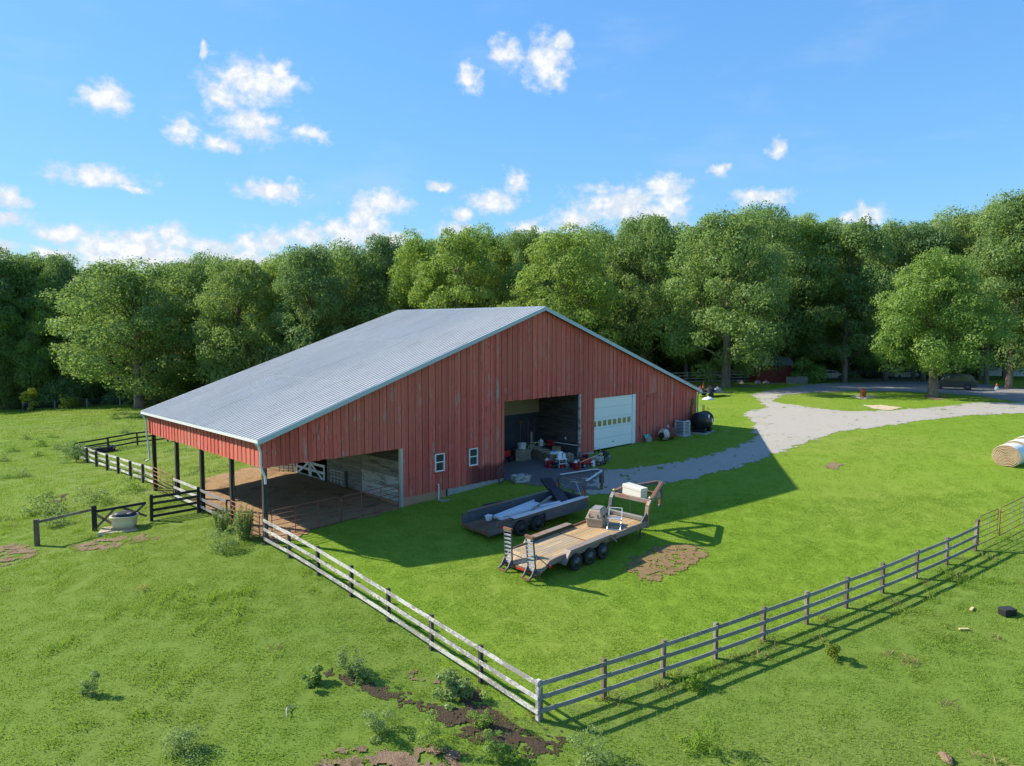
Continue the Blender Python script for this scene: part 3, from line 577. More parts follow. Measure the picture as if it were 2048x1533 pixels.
# back gable, side wall, partition walls
g_ = gable(0, 7.9, 3.448, BL, BL+.03, .15); g_.build('back_header', M['red_siding'], barn, fix=True)
g_ = gable(7.9, 38.0, -.2, BL, BL+.03, .15); g_.build('back_wall', M['red_siding'], barn, fix=True)
MB().box(37.97, 38.0, .03, BL, .6, zr(38)-.15).build('side_wall', M['red_siding'], barn)
MB().box(7.97, 8.0, .06, 7.95, .0, zr(8)-.3).build('partition_wall', M['dark_planks'], barn)
MB().box(7.97, 8.0, 11.8, BL, .0, zr(8)-.3).build('partition_wall', M['dark_planks'], barn)
MB().box(7.97, 8.0, 7.95, 11.8, 2.6, zr(8)-.3).build('partition_wall', M['dark_planks'], barn)
# shed partition planks (weathered, limewashed low down at the front)
def planks(u, v0, v1, z0, z1, h, pick, name='wall_plank'):
    z = z0; i = 0
    while z < z1 - .02:
        hh = min(h*random.uniform(.9, 1.1), z1 - z); t_ = random.uniform(.018, .034)
        MB().box(u - t_, u, v0 + random.random()*.02, v1 - random.random()*.02, z + .006, z + hh - .006).build(name, pick(z, i), barn); z += hh; i += 1
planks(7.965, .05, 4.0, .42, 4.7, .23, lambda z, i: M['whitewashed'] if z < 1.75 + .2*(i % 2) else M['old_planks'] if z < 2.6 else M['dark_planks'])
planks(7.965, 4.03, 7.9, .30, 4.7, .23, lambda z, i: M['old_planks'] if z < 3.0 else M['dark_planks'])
MB().box(7.86, 7.96, .06, 4.0, -.1, .42).build('sill_wall', M['concrete_clay'], barn)
MB().box(7.86, 7.96, 4.0, 7.9, -.1, .30).build('sill_wall', M['post_brown'], barn)
# feed grille on the partition
gr = MB(); v0, v1, z0, z1 = 5.68, 7.38, .36, 1.29
for zc in (z0, (z0+z1)/2 - .03, z1 - .09): gr.box(7.86, 7.915, v0, v1, zc, zc+.09)
for i in range(5):
    vv = v0 + (v1-v0-.07)*i/4; gr.box(7.87, 7.918, vv, vv+.07, z0, z1)
for zc in (z0+.24, z0+.68): gr.box(7.875, 7.912, v0, v1, zc, zc+.045)
gr.build('feed_grille', M['whitewashed'], barn)
MB().box(7.80, 7.925, 5.52, 5.66, .2, 1.36).build('grille_door', M['dark_planks'], barn)
# open bay: lining walls
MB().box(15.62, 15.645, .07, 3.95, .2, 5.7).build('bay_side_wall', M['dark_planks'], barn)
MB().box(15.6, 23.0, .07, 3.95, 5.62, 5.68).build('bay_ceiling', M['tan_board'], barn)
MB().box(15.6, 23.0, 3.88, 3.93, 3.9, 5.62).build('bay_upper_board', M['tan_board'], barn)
MB().box(15.6, 23.0, 3.90, 3.95, .2, 3.9).build('bay_back_wall', M['dark_panel'], barn)  # plain blue-black panel closing the lower back of the bay
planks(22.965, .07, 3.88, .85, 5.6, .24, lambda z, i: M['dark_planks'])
MB().tube([bwp for bwp in [(22.88, 3.0, 1.84), (22.88, .15, 1.86)]], .03, 8).build('wall_conduit', M['white_paint'], barn)
MB().box(22.90, 22.94, 1.24, 1.34, 2.17, 2.34).build('outlet_box', M['white_paint'], barn)
MB().box(22.85, 22.965, -.05, .10, 1.05, 5.45).build('bay_jamb', M['whitewashed'], barn)
MB().box(7.80, 7.965, -.06, .12, .2, 3.44).build('corner_post', M['galv'], barn)
# shed posts
for v in (.06, 3.65, 7.45, 11.1, 14.85):
    p = bw(.12, v); z = H(*p)
    bevel(MB().box(.02, .22, v-.10, v+.10, z-.3, 4.6).build('shed_post', M['post_dark'], barn), .012)
# stone and concrete foot of the wall
MB().prism([(7.98, -.02, -.05), (11.0, -.02, -.05), (11.0, -.02, .715), (7.98, -.02, .715)], (0, .06, 0)).build('foundation', M['concrete_clay'], barn)
MB().prism([(11.08, -.02, .0), (15.6, -.02, .1), (15.6, -.02, .715), (11.08, -.02, .715)], (0, .06, 0)).build('foundation', M['concrete'], barn)
MB().box(10.99, 11.1, -.035, .0, .05, .69).build('foundation_gap', M['black_plastic'], barn)
MB().box(22.98, 24.46, -.03, .05, .6, 1.31).build('foundation', M['concrete'], barn)
MB().box(29.42, 37.99, -.01, .05, .9, 1.5).build('foundation', M['concrete'], barn)
# roof: boarding below, ribbed steel panels above
for sgn in (-1, 1):
    e = UR + sgn*19.31; uo = (lambda u: u)
    poly = [(UR, -.30, ZR-.03), (e, -.30, zr(e)-.03), (e, -.30, zr(e)-.12), (UR, -.30, ZR-.12)]
    MB().prism(poly, (0, BL+.60, 0)).build('roof_deck', M['dark_planks'], barn, fix=True)
SL = 19.31*math.sqrt(1+KS*KS); th = math.atan(KS); NP = 17; PWD = (BL+.68)/NP
def panel_mesh(L):
    prof = []; n = 3; p = PWD/n
    for i in range(n): prof += [(i*p, 0), (i*p+.075, 0), (i*p+.090, .052), (i*p+.135, .052), (i*p+.150, 0)]
    prof.append((PWD, 0)); v = []; f = []
    for (y, z) in prof: v += [(0, y, z), (L, y, z)]
    for i in range(len(prof)-1): f.append((2*i, 2*i+1, 2*i+3, 2*i+2))
    b = MB().add(v, f); return b.mesh('roof_panel', M['roof_steel'])
PL = SL/3; pm = panel_mesh(PL + .12)
for sgn in (-1, 1):
    xa = Vector((sgn*math.cos(th), 0, -math.sin(th))); za = Vector((sgn*math.sin(th), 0, math.cos(th))); ya = za.cross(xa)
    for j in range(NP):
        for r_ in range(3):
            o = link('roof_panel', pm, barn)
            base = Vector((UR, (-.34 + (j if sgn > 0 else j+1)*PWD), ZR)) + xa*(PL*r_ - (0 if r_ == 0 else .1)) + za*(.004 + .014*(2-r_) + random.random()*.002)
            mt = Matrix((xa, ya, za)).transposed().to_4x4(); mt.translation = base; o.matrix_local = mt
for sgn in (-1, 1):      # ridge cap and rake trims
    e = UR + sgn*19.36
    for v in (-.365, BL+.335):
        MB().prism([(UR, v, ZR+.045), (e, v, zr(e)+.045), (e, v, zr(e)-.20), (UR, v, ZR-.20)], (0, .03, 0)).build('rake_trim', M['trim_steel'], barn, fix=True)
    MB().prism([(UR, -.36, ZR+.052), (UR+sgn*.25, -.36, zr(UR+.25)+.046), (UR+sgn*.25, -.36, zr(UR+.25)+.036), (UR, -.36, ZR+.042)], (0, BL+.72, 0)).build('ridge_cap', M['trim_steel'], barn, fix=True)
MB().box(-.345, -.315, -.36, BL+.36, 4.66, 4.80).build('eave_fascia', M['gutter_white'], barn)
MB().box(-.315, -.03, -.30, BL+.30, 4.655, 4.675).build('eave_soffit', M['dark_planks'], barn)
MB().box(38.315, 38.345, -.36, BL+.36, 4.66, 4.80).build('eave_fascia', M['gutter_white'], barn)
# downpipes
MB().tube([(-.33, -.02, 4.64), (-.20, -.10, 4.5), (-.13, -.13, 4.25), (-.13, -.13, 3.55), (-.05, -.13, 3.30), (.06, -.14, 3.05), (.08, -.14, 2.7)], .055, 8).build('downspout', M['gutter_white'], barn)
MB().tube([(-.33, BL+.1, 4.6), (-.17, BL-.05, 4.3), (-.17, BL-.05, 3.3), (-.12, BL-.1, 3.0), (-.12, BL-.25, 1.9), (-.35, BL-.25, 1.75)], .055, 8).build('downspout', M['gutter_white'], barn)
MB().tube([(38.2, -.1, 4.6), (38.05, -.12, 4.4), (38.05, -.12, 1.7)], .055, 8).build('downspout', M['green_sign'], barn)
MB().tube([(10.28, -.13, 1.12), (10.37, -.13, 1.12), (10.37, -.13, .25)], .035, 8).build('vent_pipe', M['white_paint'], barn)
MB().box(10.1, 10.75, -.75, -.2, .20, .27).build('splash_block', M['concrete'], barn)
# two small windows
for (u0, u1) in ((10.178, 10.862), (12.733, 13.416)):
    z0, z1 = 1.817, 2.856; f_ = .065; wv = MB()
    wv.box(u0, u1, -.085, -.025, z0, z0+f_).box(u0, u1, -.085, -.025, z1-f_, z1).box(u0, u0+f_, -.085, -.025, z0+f_, z1-f_).box(u1-f_, u1, -.085, -.025, z0+f_, z1-f_)
    zm = z0 + .54; wn_ = wv.build('window', M['white_paint'], barn)
    MB().box(u0+f_, u1-f_, -.08, -.03, zm-.025, zm+.03).build('meeting_rail', M['white_paint'], wn_)
    a = MB().box(u0+f_, u1-f_, -.060, -.05, zm+.03, z1-f_).build('upper_pane', M['window_glass'], wn_)
    MB().box(u0+f_, u1-f_, -.050, -.04, z0+f_, zm-.025).build('lower_pane', M['window_glass'], wn_)
    MB().box(u0-.07, u1+.07, -.10, -.03, z1+.005, z1+.06).build('head_trim', M['red_siding'], wn_)
    MB().box(u0-.07, u1+.07, -.11, -.03, z0-.07, z0-.005).build('window_sill', M['red_siding'], wn_)
# white sectional door with a row of panes
gd = bpy.data.objects.new('garage_door', None); COL.objects.link(gd); gd.parent = barn; gd['label'] = 'white sectional garage door with a row of eight small panes'
z0, z1 = 1.36, 5.04; nsec = 5; hs = (z1-z0)/nsec
for i in range(nsec):
    s_ = MB(); a, b_ = z0 + i*hs, z0 + (i+1)*hs - .012
    s_.box(24.47, 29.02, .04, .075, a, b_)
    for q in range(2): s_.box(24.5, 28.99, .034, .04, a + hs*(.12 + .44*q), a + hs*(.44 + .44*q))
    sp_ = s_.build('door_section', M['door_white'], gd)
    if i == 2:
        for j in range(8):
            uc = 24.55 + .583*j
            MB().box(uc-.20, uc+.20, .020, .033, a+.17, a+.57).build('pane', M['door_glass_reflection'], sp_)
            fr_ = MB().box(uc-.235, uc+.235, .022, .0335, a+.57, a+.605).box(uc-.235, uc+.235, .022, .0335, a+.135, a+.17).box(uc-.235, uc-.20, .022, .0335, a+.17, a+.57).box(uc+.20, uc+.235, .022, .0335, a+.17, a+.57)
            fr_.build('pane_frame', M['door_white'], sp_)
MB().box(29.03, 29.41, -.02, .05, 1.33, 5.05).build('door_trim', M['white_paint'], gd)
MB().box(24.40, 24.47, -.03, .03, 1.33, 3.3).build('door_trim', M['white_paint'], gd)
MB().box(26.6, 26.85, .012, .034, 1.72, 1.78).build('handle', M['black_steel'], gd)
# loft hatch on the right of the gable
MB().box(31.0, 32.0, -.075, -.045, 5.0, 6.4).build('loft_hatch', M['red_siding'], barn)
hb = MB().box(30.93, 31.0, -.085, -.05, 4.95, 6.45).box(32.0, 32.07, -.085, -.05, 4.95, 6.45).box(30.93, 32.07, -.085, -.05, 6.45, 6.52)
hb.build('hatch_trim', M['red_siding'], barn); MB().box(30.8, 32.25, -.20, -.045, 4.80, 4.88).build('hatch_shelf', M['red_siding'], barn)

# ------------------------------------------------------------------ fences and gates
def board_fence(name, pts, label, rails, post_h=1.25, bm='fence_white', pm_='post_dark', side=1, pw=.13, group=None, last=True, tilt=.02, extra=None, bh=.14):
    x0, y0 = pts[0]; f = thing(name, label, 'fence', (x0, y0, G(x0, y0)), 0, group); z0 = G(x0, y0)
    zs = []
    for i, (x, y) in enumerate(pts):
        z = G(x, y); zs.append(z)
        h = post_h[i] if isinstance(post_h, (list, tuple)) else post_h
        mat = pm_[i] if isinstance(pm_, (list, tuple)) else pm_
        a = math.atan2(pts[min(i+1, len(pts)-1)][1]-pts[max(i-1, 0)][1], pts[min(i+1, len(pts)-1)][0]-pts[max(i-1, 0)][0])
        o = MB().box(-pw/2, pw/2, -pw/2, pw/2, -.35, h).build('post', M[mat], f); bevel(o, .012)
        o.location = (x-x0, y-y0, z-z0); o.rotation_euler = (random.uniform(-tilt, tilt), random.uniform(-tilt, tilt), a)
    for i in range(len(pts)-1):
        (xa, ya), (xb, yb) = pts[i], pts[i+1]; L = math.hypot(xb-xa, yb-ya); nx, ny = -(yb-ya)/L*side*(pw/2+.016), (xb-xa)/L*side*(pw/2+.016); dx, dy = (xb-xa)/L*.006, (yb-ya)/L*.006
        for hr in rails:
            j1, j2 = random.uniform(-.018, .018), random.uniform(-.018, .018)
            mat = bm[i] if isinstance(bm, (list, tuple)) else bm
            e = 0.06 if i in (0,) else 0; e2 = .06 if i == len(pts)-2 else 0
            p = (xa-x0+nx+dx-dx/.006*e, ya-y0+ny+dy-dy/.006*e, zs[i]-z0+hr-bh/2+j1); q = (xb-x0+nx-dx+dx/.006*e2, yb-y0+ny-dy+dy/.006*e2, zs[i+1]-z0+hr-bh/2+j2)
            mid = ((p[0]+q[0])/2, (p[1]+q[1])/2, (p[2]+q[2])/2 - random.uniform(0, .012))
            b = MB().beam(p, mid, .026, bh).beam(mid, q, .026, bh); b.build('board', M[mat], f)
    return f, zs
C0 = (0.80, 20.29); A0 = bw(-.04, -.02); lf = [(C0[0]+(A0[0]-C0[0])*i/7, C0[1]+(A0[1]-C0[1])*i/7) for i in range(7)]
lf.append((C0[0]+(A0[0]-C0[0])*.985, C0[1]+(A0[1]-C0[1])*.985))
fL, zl_ = board_fence('board_fence', lf, 'white weathered three-board fence running from the barn corner down to the fence corner', (1.22, .80, .37),
                      post_h=[1.25]*7+[1.25], pm_=['fence_white']+['post_dark']*7, side=1)
rf = [(C0[0]+math.cos(.545)*2.45*i, C0[1]+math.sin(.545)*2.45*i) for i in range(1, 11)]
rf = [(C0[0]+math.cos(.545)*.06, C0[1]+math.sin(.545)*.06)] + rf
fR, zr_ = board_fence('board_fence', rf, 'shade-darkened grey weathered three-board fence along the near edge of the lawn, ending at a pipe gate', (1.22, .80, .37),
                      post_h=[1.0]+[1.27]*9+[1.5], bm='fence_grey_shaded', pm_='post_brown', side=-1)
for hr in (.60, .98):     # fence wire
    MB().tube([(x-C0[0]+.08, y-C0[1]+.08, z-zl_[0]+hr) for (x, y), z in zip(lf, zl_)], .006, 4).build('wire', M['galv'], fL)
# tubular gates
def pipe_gate(label, a, b, h=1.25, lift=.18, nb=6, mat='red_pipe', r=.022, ups=2, rise=True, za=None, zb=None, group=None, lean=0.0, wm=None, corner=.12):
    za = G(*a) if za is None else za; zb = G(*b) if zb is None else zb
    L = math.hypot(b[0]-a[0], b[1]-a[1]); g_ = thing('pipe_gate', label, 'gate', (a[0], a[1], za), math.atan2(b[1]-a[1], b[0]-a[0]), group); sl = (zb-za)/L
    P = lambda x, z: (x, lean*z, lift + z + sl*x)
    H_ = h - lift; c = corner
    MB().tube([P(.03, 0), P(.03, H_-c), P(.03+c*.3, H_-c*.3), P(.03+c, H_), P(L-.03-c, H_), P(L-.03-c*.3, H_-c*.3), P(L-.03, H_-c), P(L-.03, 0), P(.03, 0)], r, 8).build('gate_frame', M[mat], g_, smooth=True)
    zz = [H_*(.0 + (i/(nb-1))**.9) for i in range(1, nb-1)]
    for z in zz: MB().tube([P(.04, z), P(L-.04, z)], r*.8, 6).build('bar', M[mat], g_, smooth=True)
    for i in range(1, ups+1):
        x = L*i/(ups+1); MB().box(x-.02, x+.02, -.028+lean*.5, -.016+lean*.5, lift+sl*x, lift+H_+sl*x).build('upright', M[wm or mat], g_)
    for z in (.15, H_-.2): MB().box(-.03, .05, -.03, .03, lift+z, lift+z+.06).build('hinge', M[mat], g_)
    return g_
pipe_gate('red six-bar pipe gate under the barn front, beside the shed corner post', bw(.32, -.12), bw(4.02, -.05), 1.42, .12, zb=.02, za=-.03)
pipe_gate('red six-bar pipe gate under the barn front, beside the red wall', bw(4.10, -.05), bw(7.72, -.03), 1.36, .10, za=.05, zb=.18)
pipe_gate('red pipe gate on the open shed side beside the tall weed', bw(-.06, .28), bw(-.06, 3.5), 1.32, .1, za=-.06, zb=0.0)
pipe_gate('red pipe gate along the open shed side, at its far end', bw(-.06, 11.3), bw(-.06, 14.6), 1.35, .1, za=.05, zb=.08)
pipe_gate('rusty bowed pipe gate at the end of the grey fence', (21.95, 33.12), (23.42, 33.95), 1.55, .2, 6, 'rusty_pipe', ups=1, wm='galv')
pipe_gate('rusty pipe gate at the picture edge, beyond the bowed gate', (23.52, 33.98), (27.3, 36.25), 1.55, .2, 6, 'rusty_pipe', ups=3, wm='galv')
# board runs along the shed side between the posts
s1 = [bw(-.10, 3.85), bw(-.10, 7.30)]; s2 = [bw(-.10, 7.58), bw(-.10, 10.95)]
board_fence('board_fence', s1, 'short grey board fence between shed posts, next to the weed', (1.30, .85, .42), 1.25, 'fence_grey_shaded', 'post_dark', side=1, pw=.08)
board_fence('board_fence', s2, 'short pale board fence between shed posts, beside the far red gate', (1.32, .88, .42), 1.25, 'fence_white', 'post_dark', side=1, pw=.08)
# yard fence behind the barn
yl = [(-37.09, 60.65), (-35.13, 58.68), (-33.0, 56.35), (-30.8, 53.97), (-28.86, 51.97), (-26.33, 48.9), (-24.34, 46.7), (-22.35, 44.3)]
board_fence('board_fence', yl, 'sunlit white three-board fence on dark posts beyond the shed', (1.22, .80, .38), 1.25, 'fence_white', 'post_dark', side=1, pw=.16)
yb = [(-38.2, 62.0), (-36.8, 64.8), (-35.4, 67.2), (-33.4, 69.0), (-31.0, 71.2), (-28.6, 73.4), (-26.2, 75.6)]
board_fence('board_fence', yb, 'dark three-board fence closing the far side of the yard behind the shed', (1.22, .80, .38), 1.25, 'fence_black', 'post_dark', side=1, pw=.14)
# black fence on the left with crossed braces over the trough
D = [(-16.86, 38.0), (-18.87, 36.95)]
board_fence('board_fence', D, 'black four-board fence panel between the shed and the water trough', (1.28, .95, .62, .29), 1.40, 'fence_black', 'fence_black', side=-1, pw=.16)
bf = thing('brace_fence', 'dark one-rail fence with crossed braces standing over the water trough', 'fence', (-18.98, 36.86, H(-18.98, 36.86)), 0)
z0 = H(-18.98, 36.86); Q = lambda x, y, z: (x+18.98, y-36.86, H(x, y)-z0+z)
xs = [(-19.05, 36.80), (-21.22, 35.85), (-22.91, 33.96)]
for i, (x, y) in enumerate(xs[1:]):
    o = MB().box(-.09, .09, -.09, .09, -.3, 1.30).build('post', M[('fence_black', 'post_brown')[i]], bf); o.location = Q(x, y, 0); bevel(o, .012)
MB().beam(Q(*xs[0], 1.02), Q(*xs[1], .98), .04, .13).build('rail', M['fence_black'], bf); MB().beam(Q(*xs[1], 1.12), Q(*xs[2], 1.15), .04, .13).build('rail', M['post_brown'], bf)
lerp = lambda t_: (xs[0][0]+(xs[1][0]-xs[0][0])*t_, xs[0][1]+(xs[1][1]-xs[0][1])*t_)
for (ta, za, tb, zb) in ((.02, 1.0, .42, .12), (.0, .32, .45, .95), (.62, .95, .98, .12), (.62, .12, .98, .85)):
    MB().beam(Q(*lerp(ta), za), Q(*lerp(tb), zb), .035, .12).build('brace', M['post_brown'], bf)
# white gates inside the shed
wg = thing('board_gate', 'pair of white braced board gates inside the shed, beyond the feed grille', 'gate', (*bw(7.9, 8.0), .20), YAW + math.pi/2)
for s_ in (0, 1):
    x0 = .04 + s_*1.84; x1 = x0 + 1.76
    for z in (.12, .58, 1.02): MB().box(x0, x1, .0, .03, z, z+.16).build('board', M['white_paint'], wg)
    for x in (x0, x1-.14): MB().box(x, x+.14, .032, .06, .10, 1.2).build('stile', M['white_paint'], wg)
    p, q = ((x0+.1, .075, 1.1), (x1-.1, .075, .2)) if s_ else ((x0+.1, .075, .2), (x1-.1, .075, 1.1))
    MB().beam(p, q, .026, .15, (0, 0, 1)).build('brace', M['white_paint'], wg)
pipe_gate('black tubular gate standing inside the shed beside the white gates', bw(7.75, 11.9), bw(7.2, 12.8), 1.0, .1, 6, 'black_steel', ups=2, za=.18, zb=.16)
pipe_gate('pale pipe gate in the sun at the far end of the shed', bw(7.4, 12.9), bw(6.9, 16.4), .95, .15, 4, 'galv', ups=3, za=.14, zb=.14)
# wire fence along the far wood
wfp = [(-92 + 6.5*i, 126.5 - 1.55*i) for i in range(9)]
wf = thing('wire_fence', 'thin wire fence on wooden posts along the edge of the far wood', 'fence', (*wfp[0], H(*wfp[0])), 0); z0 = H(*wfp[0])
for i, (x, y) in enumerate(wfp):
    o = MB().box(-.10, .10, -.10, .10, -.3, 1.5).build('post', M['fence_grey_shaded'], wf); o.location = (x-wfp[0][0], y-wfp[0][1], H(x, y)-z0)
for hr in (.3, .6, .9, 1.2, 1.4): MB().tube([(x-wfp[0][0], y-wfp[0][1]-.1, H(x, y)-z0+hr) for x, y in wfp], .012, 4).build('wire', M['black_steel'], wf)
# dark rail fence under the trees behind the barn
tf = [(20 + 3.0*i, 93.5 + .55*i) for i in range(6)]
board_fence('board_fence', tf, 'dark board fence half hidden under the trees behind the barn corner', (1.5, 1.1, .7, .3), 1.6, 'fence_grey_shaded', 'post_brown', side=-1, pw=.14)

# ------------------------------------------------------------------ trailers (local x forward, y left, z up from the ground)
def wheel(par, x, y, r, wd, side=-1, rim='rim_grey', name='wheel'):
    wh = bpy.data.objects.new(name, None); COL.objects.link(wh); wh.parent = par; wh.location = (x, y, r); wh.rotation_euler = (0, random.random()*6, 0)
    h = wd/2; R0 = r*.60
    MB().lathe([(R0, -h*.8), (R0+.02, -h*.95), (r*.90, -h), (r*.975, -h*.82), (r, -h*.55), (r, h*.55), (r*.975, h*.82), (r*.90, h), (R0+.02, h*.95), (R0, h*.8)], 28, axis='y').build('tyre', M['tyre'], wh, True)
    o = MB().lathe([(R0, side*h*.85), (R0*.93, side*h*.8), (R0*.88, side*h*.35), (R0*.55, side*h*.45), (R0*.34, side*h*.62), (R0*.30, side*h*.95), (.001, side*h*.97)], 24, axis='y')
    o.build('rim', M[rim], wh, True)
    nt_ = MB()
    for k in range(6):
        t_ = k*math.pi/3; c, d = R0*.70*math.cos(t_), R0*.70*math.sin(t_); yy = side*h*.47
        nt_.lathe([(.028, 0), (.028, side*.03), (.001, side*.03)], 6, org=(d, yy, c), axis='y')
    nt_.build('wheel_nuts', M['galv'], wh)
    return wh
def trailer_root(label, X, Y, h, pt):
    o = thing('trailer', label, 'trailer', (X, Y, H(X, Y)), h); o.rotation_euler = (0, -pt, h); return o
ft = trailer_root('rusty gooseneck flatbed trailer with wooden deck, three wheels a side and upright ramps', 3.489, 31.578, .752, .060)
WD = 2.40
for y in (.10, WD-.10): MB().box(-2.5, 4.45, y-.05, y+.05, .60, .795).build('frame_rail', M['black_steel'], ft)
cm = MB()
for i in range(12): cm.box(-2.4+i*.6, -2.33+i*.6, .15, WD-.15, .66, .79)
cm.build('cross_members', M['black_steel'], ft)
NB = 12; bw0 = (WD-.16)/NB
for i in range(NB):
    y0 = .08 + i*bw0; dz = random.uniform(0, .006)
    MB().box(-2.5, .40, y0+.006, y0+bw0-.006, .80, .838+dz).build('deck_board', M['deck_planks'], ft)
    MB().box(.50, 4.38, y0+.006, y0+bw0-.006, .80, .838+dz).build('deck_board', M['deck_planks' if random.random() < .45 else 'deck_fresh'], ft)
    MB().prism([(-2.52, y0+.006, .835), (-3.07, y0+.006, .50), (-3.07, y0+.006, .465), (-2.52, y0+.006, .80)], (0, bw0-.012, 0)).build('tail_board', M['deck_planks'], ft, fix=True)
MB().box(.40, .50, .06, WD-.06, .80, .846).build('deck_strip', M['rust_steel'], ft)
for y in (.0, WD-.07):
    MB().prism([(-3.12, y, .44), (-2.5, y, .66), (4.45, y, .66), (4.45, y, .93), (-2.15, y, .90), (-2.5, y, .87), (-3.12, y, .53)], (0, .07, 0)).build('side_rail', M['grey_steel' if y < 1 else 'rust_steel'], ft, fix=True)
MB().box(-3.18, -3.10, .0, WD, .36, .50).build('tail_bar', M['rust_steel'], ft)
MB().box(-3.20, -3.182, .5, 1.3, .40, .46).build('tail_reflector', M['light_red'], ft)
def fender(y0, y1, x0, x1, ztop, mat, nm='fender'):
    prof = [(x0-.42, ztop-.50), (x0, ztop), (x1, ztop), (x1+.42, ztop-.40)]; t_ = .03
    v = MB()
    for (a, b) in zip(prof[:-1], prof[1:]):
        v.prism([(a[0], y0, a[1]), (b[0], y0, b[1]), (b[0], y0, b[1]-t_), (a[0], y0, a[1]-t_)], (0, y1-y0, 0))
    yo = y0 if y0 < 1 else y1 - .015
    v.prism([(p[0], yo, p[1]) for p in prof] + [(x1+.36, yo, ztop-.46), (x1-.05, yo, ztop-.11), (x0+.05, yo, ztop-.11), (x0-.36, yo, ztop-.56)], (0, .015, 0))
    return v.build(nm, M[mat], ft, fix=True)
fender(-.20, .16, -1.38, 1.38, 1.05, 'grey_steel'); fender(2.24, 2.60, -1.38, 1.38, 1.05, 'grey_steel')
for x in (-.92, 0, .92):
    wheel(ft, x, -.02, .375, .22, -1); wheel(ft, x, WD+.02, .375, .22, 1); MB().tube([(x, .05, .375), (x, WD-.05, .375)], .06, 8).build('axle', M['black_steel'], ft)
for i, (yc, zt) in enumerate(((.42, 2.08), (1.88, 2.08))):      # upright ramps
    rp = bpy.data.objects.new('ramp', None); COL.objects.link(rp); rp.parent = ft; rp.location = (-3.16, yc, .42); rp.rotation_euler = (0, R(-3 + 4*i), 0)
    for s_ in (-.22, .22): MB().box(-.035, .035, s_-.014, s_+.014, .0, 1.64).build('ramp_rail', M['black_steel'], rp)
    for q in range(9): MB().prism([(-.035, -.2, .10+q*.175), (.035, -.2, .11+q*.175), (.035, -.2, .155+q*.175), (-.035, -.2, .145+q*.175)], (0, .4, 0)).build('rung', M['galv'], rp, fix=True)
    MB().box(-.055, .055, -.245, .245, 1.56, 1.66).build('ramp_cap', M['rust_steel'], rp)
    for s_ in (-.22, .22):
        MB().beam((-.02, s_, .10), (-.40, s_, -.10), .06, .09).build('ramp_foot', M['black_steel'], rp)
        MB().prism([(-.05, s_-.02, .0), (-.05, s_-.02, .32), (-.30, s_-.02, .0)], (0, .04, 0)).build('gusset', M['black_steel'], rp, fix=True)
    MB().box(-.45, -.39, -.26, .26, -.14, -.08).build('ramp_toe', M['rust_steel'], rp)
    MB().tube([(.05, -.24*(1-2*i), .85), (.62, -.46*(1-2*i), .12)], .022, 6).build('ramp_spring', M['black_steel'], rp)
for yc, nm in ((.0, 'tail_lamp'), (WD, 'tail_lamp')):
    MB().lathe([(.001, -.05), (.075, -.045), (.085, .0), (.075, .045), (.001, .05)], 16, org=(-2.56, yc-.07 if yc < 1 else yc+.07, .66), axis='y').build(nm, M['light_red'], ft, True)
MB().box(1.75, 1.95, -.012, .0, .76, .84).build('side_marker', M['light_red'], ft)
# gooseneck
for y in (.06, WD-.06):
    nk = MB(); c_ = [(4.38, y, .55), (4.42, y, 1.20), (4.52, y, 1.62), (4.72, y, 1.86), (5.2, y + (.10 if y < 1 else -.10), 1.99), (7.15, 1.2 + (-.12 if y < 1 else .12), 2.08)]
    for a, b in zip(c_[:-1], c_[1:]): nk.beam(a, b, .11, .20, (0, 1, 0))
    nk.build('gooseneck_beam', M['black_steel' if y > 1 else 'grey_steel'], ft)
    nb_ = MB()
    for a, b in zip(c_[3:-1], c_[4:]): nb_.beam((a[0], a[1], a[2]+.065), (b[0], b[1], b[2]+.065), .14, .02, (0, 0, 1))
    nb_.build('beam_top', M['rust_steel'], ft)
    MB().prism([(4.42, y-.02, .85), (4.42, y-.02, 1.35), (3.85, y-.02, .85)], (0, .04, 0)).build('neck_gusset', M['black_steel'], ft, fix=True)
MB().box(4.62, 4.78, .1, WD-.1, 1.70, 1.88).build('neck_cross_beam', M['grey_steel'], ft)
MB().box(5.55, 5.67, .28, WD-.28, 1.90, 2.02).build('neck_cross_beam', M['rust_steel'], ft)
MB().box(7.02, 7.22, 1.08, 1.32, 1.25, 2.16).build('coupler_post', M['black_steel'], ft)
MB().box(7.06, 7.18, 1.13, 1.27, .85, 1.27).build('coupler_tube', M['rust_steel'], ft)
MB().lathe([(.10, 0), (.10, .10), (.05, .16)], 12, org=(7.12, 1.2, .78)).build('coupler_socket', M['black_steel'], ft)
MB().tube([(4.62, 1.2, 1.72), (4.62, 1.2, 1.0)], .02, 6).build('hanging_chain', M['black_steel'], ft)
for i in range(3): MB().box(4.28-.05*i, 4.33-.05*i, .14, WD-.14, .90+.09*i, .97+.09*i).build('head_rail', M['galv'], ft)
MB().lathe([(.06, 0), (.07, .05), (.04, .10), (.001, .11)], 12, org=(4.76, WD-.06, 1.95)).build('marker_lamp', M['yellow_plastic'], ft, True)
MB().lathe([(.05, 0), (.06, .05), (.03, .09), (.001, .1)], 12, org=(4.70, .06, 1.95)).build('marker_lamp', M['white_plastic'], ft, True)
MB().tube([(4.2, .3, .02), (4.2, .3, .62)], .05, 8).build('jack_leg', M['black_steel'], ft); MB().tube([(4.2, 2.1, .02), (4.2, 2.1, .62)], .05, 8).build('jack_leg', M['black_steel'], ft)
MB().box(-.1, .3, .0, .1, .35, .60).build('spring_hanger', M['rust_steel'], ft)
def on(tr, l):       # world place of a point given in trailer axes
    bpy.context.view_layer.update(); return tr.matrix_world @ Vector(l)
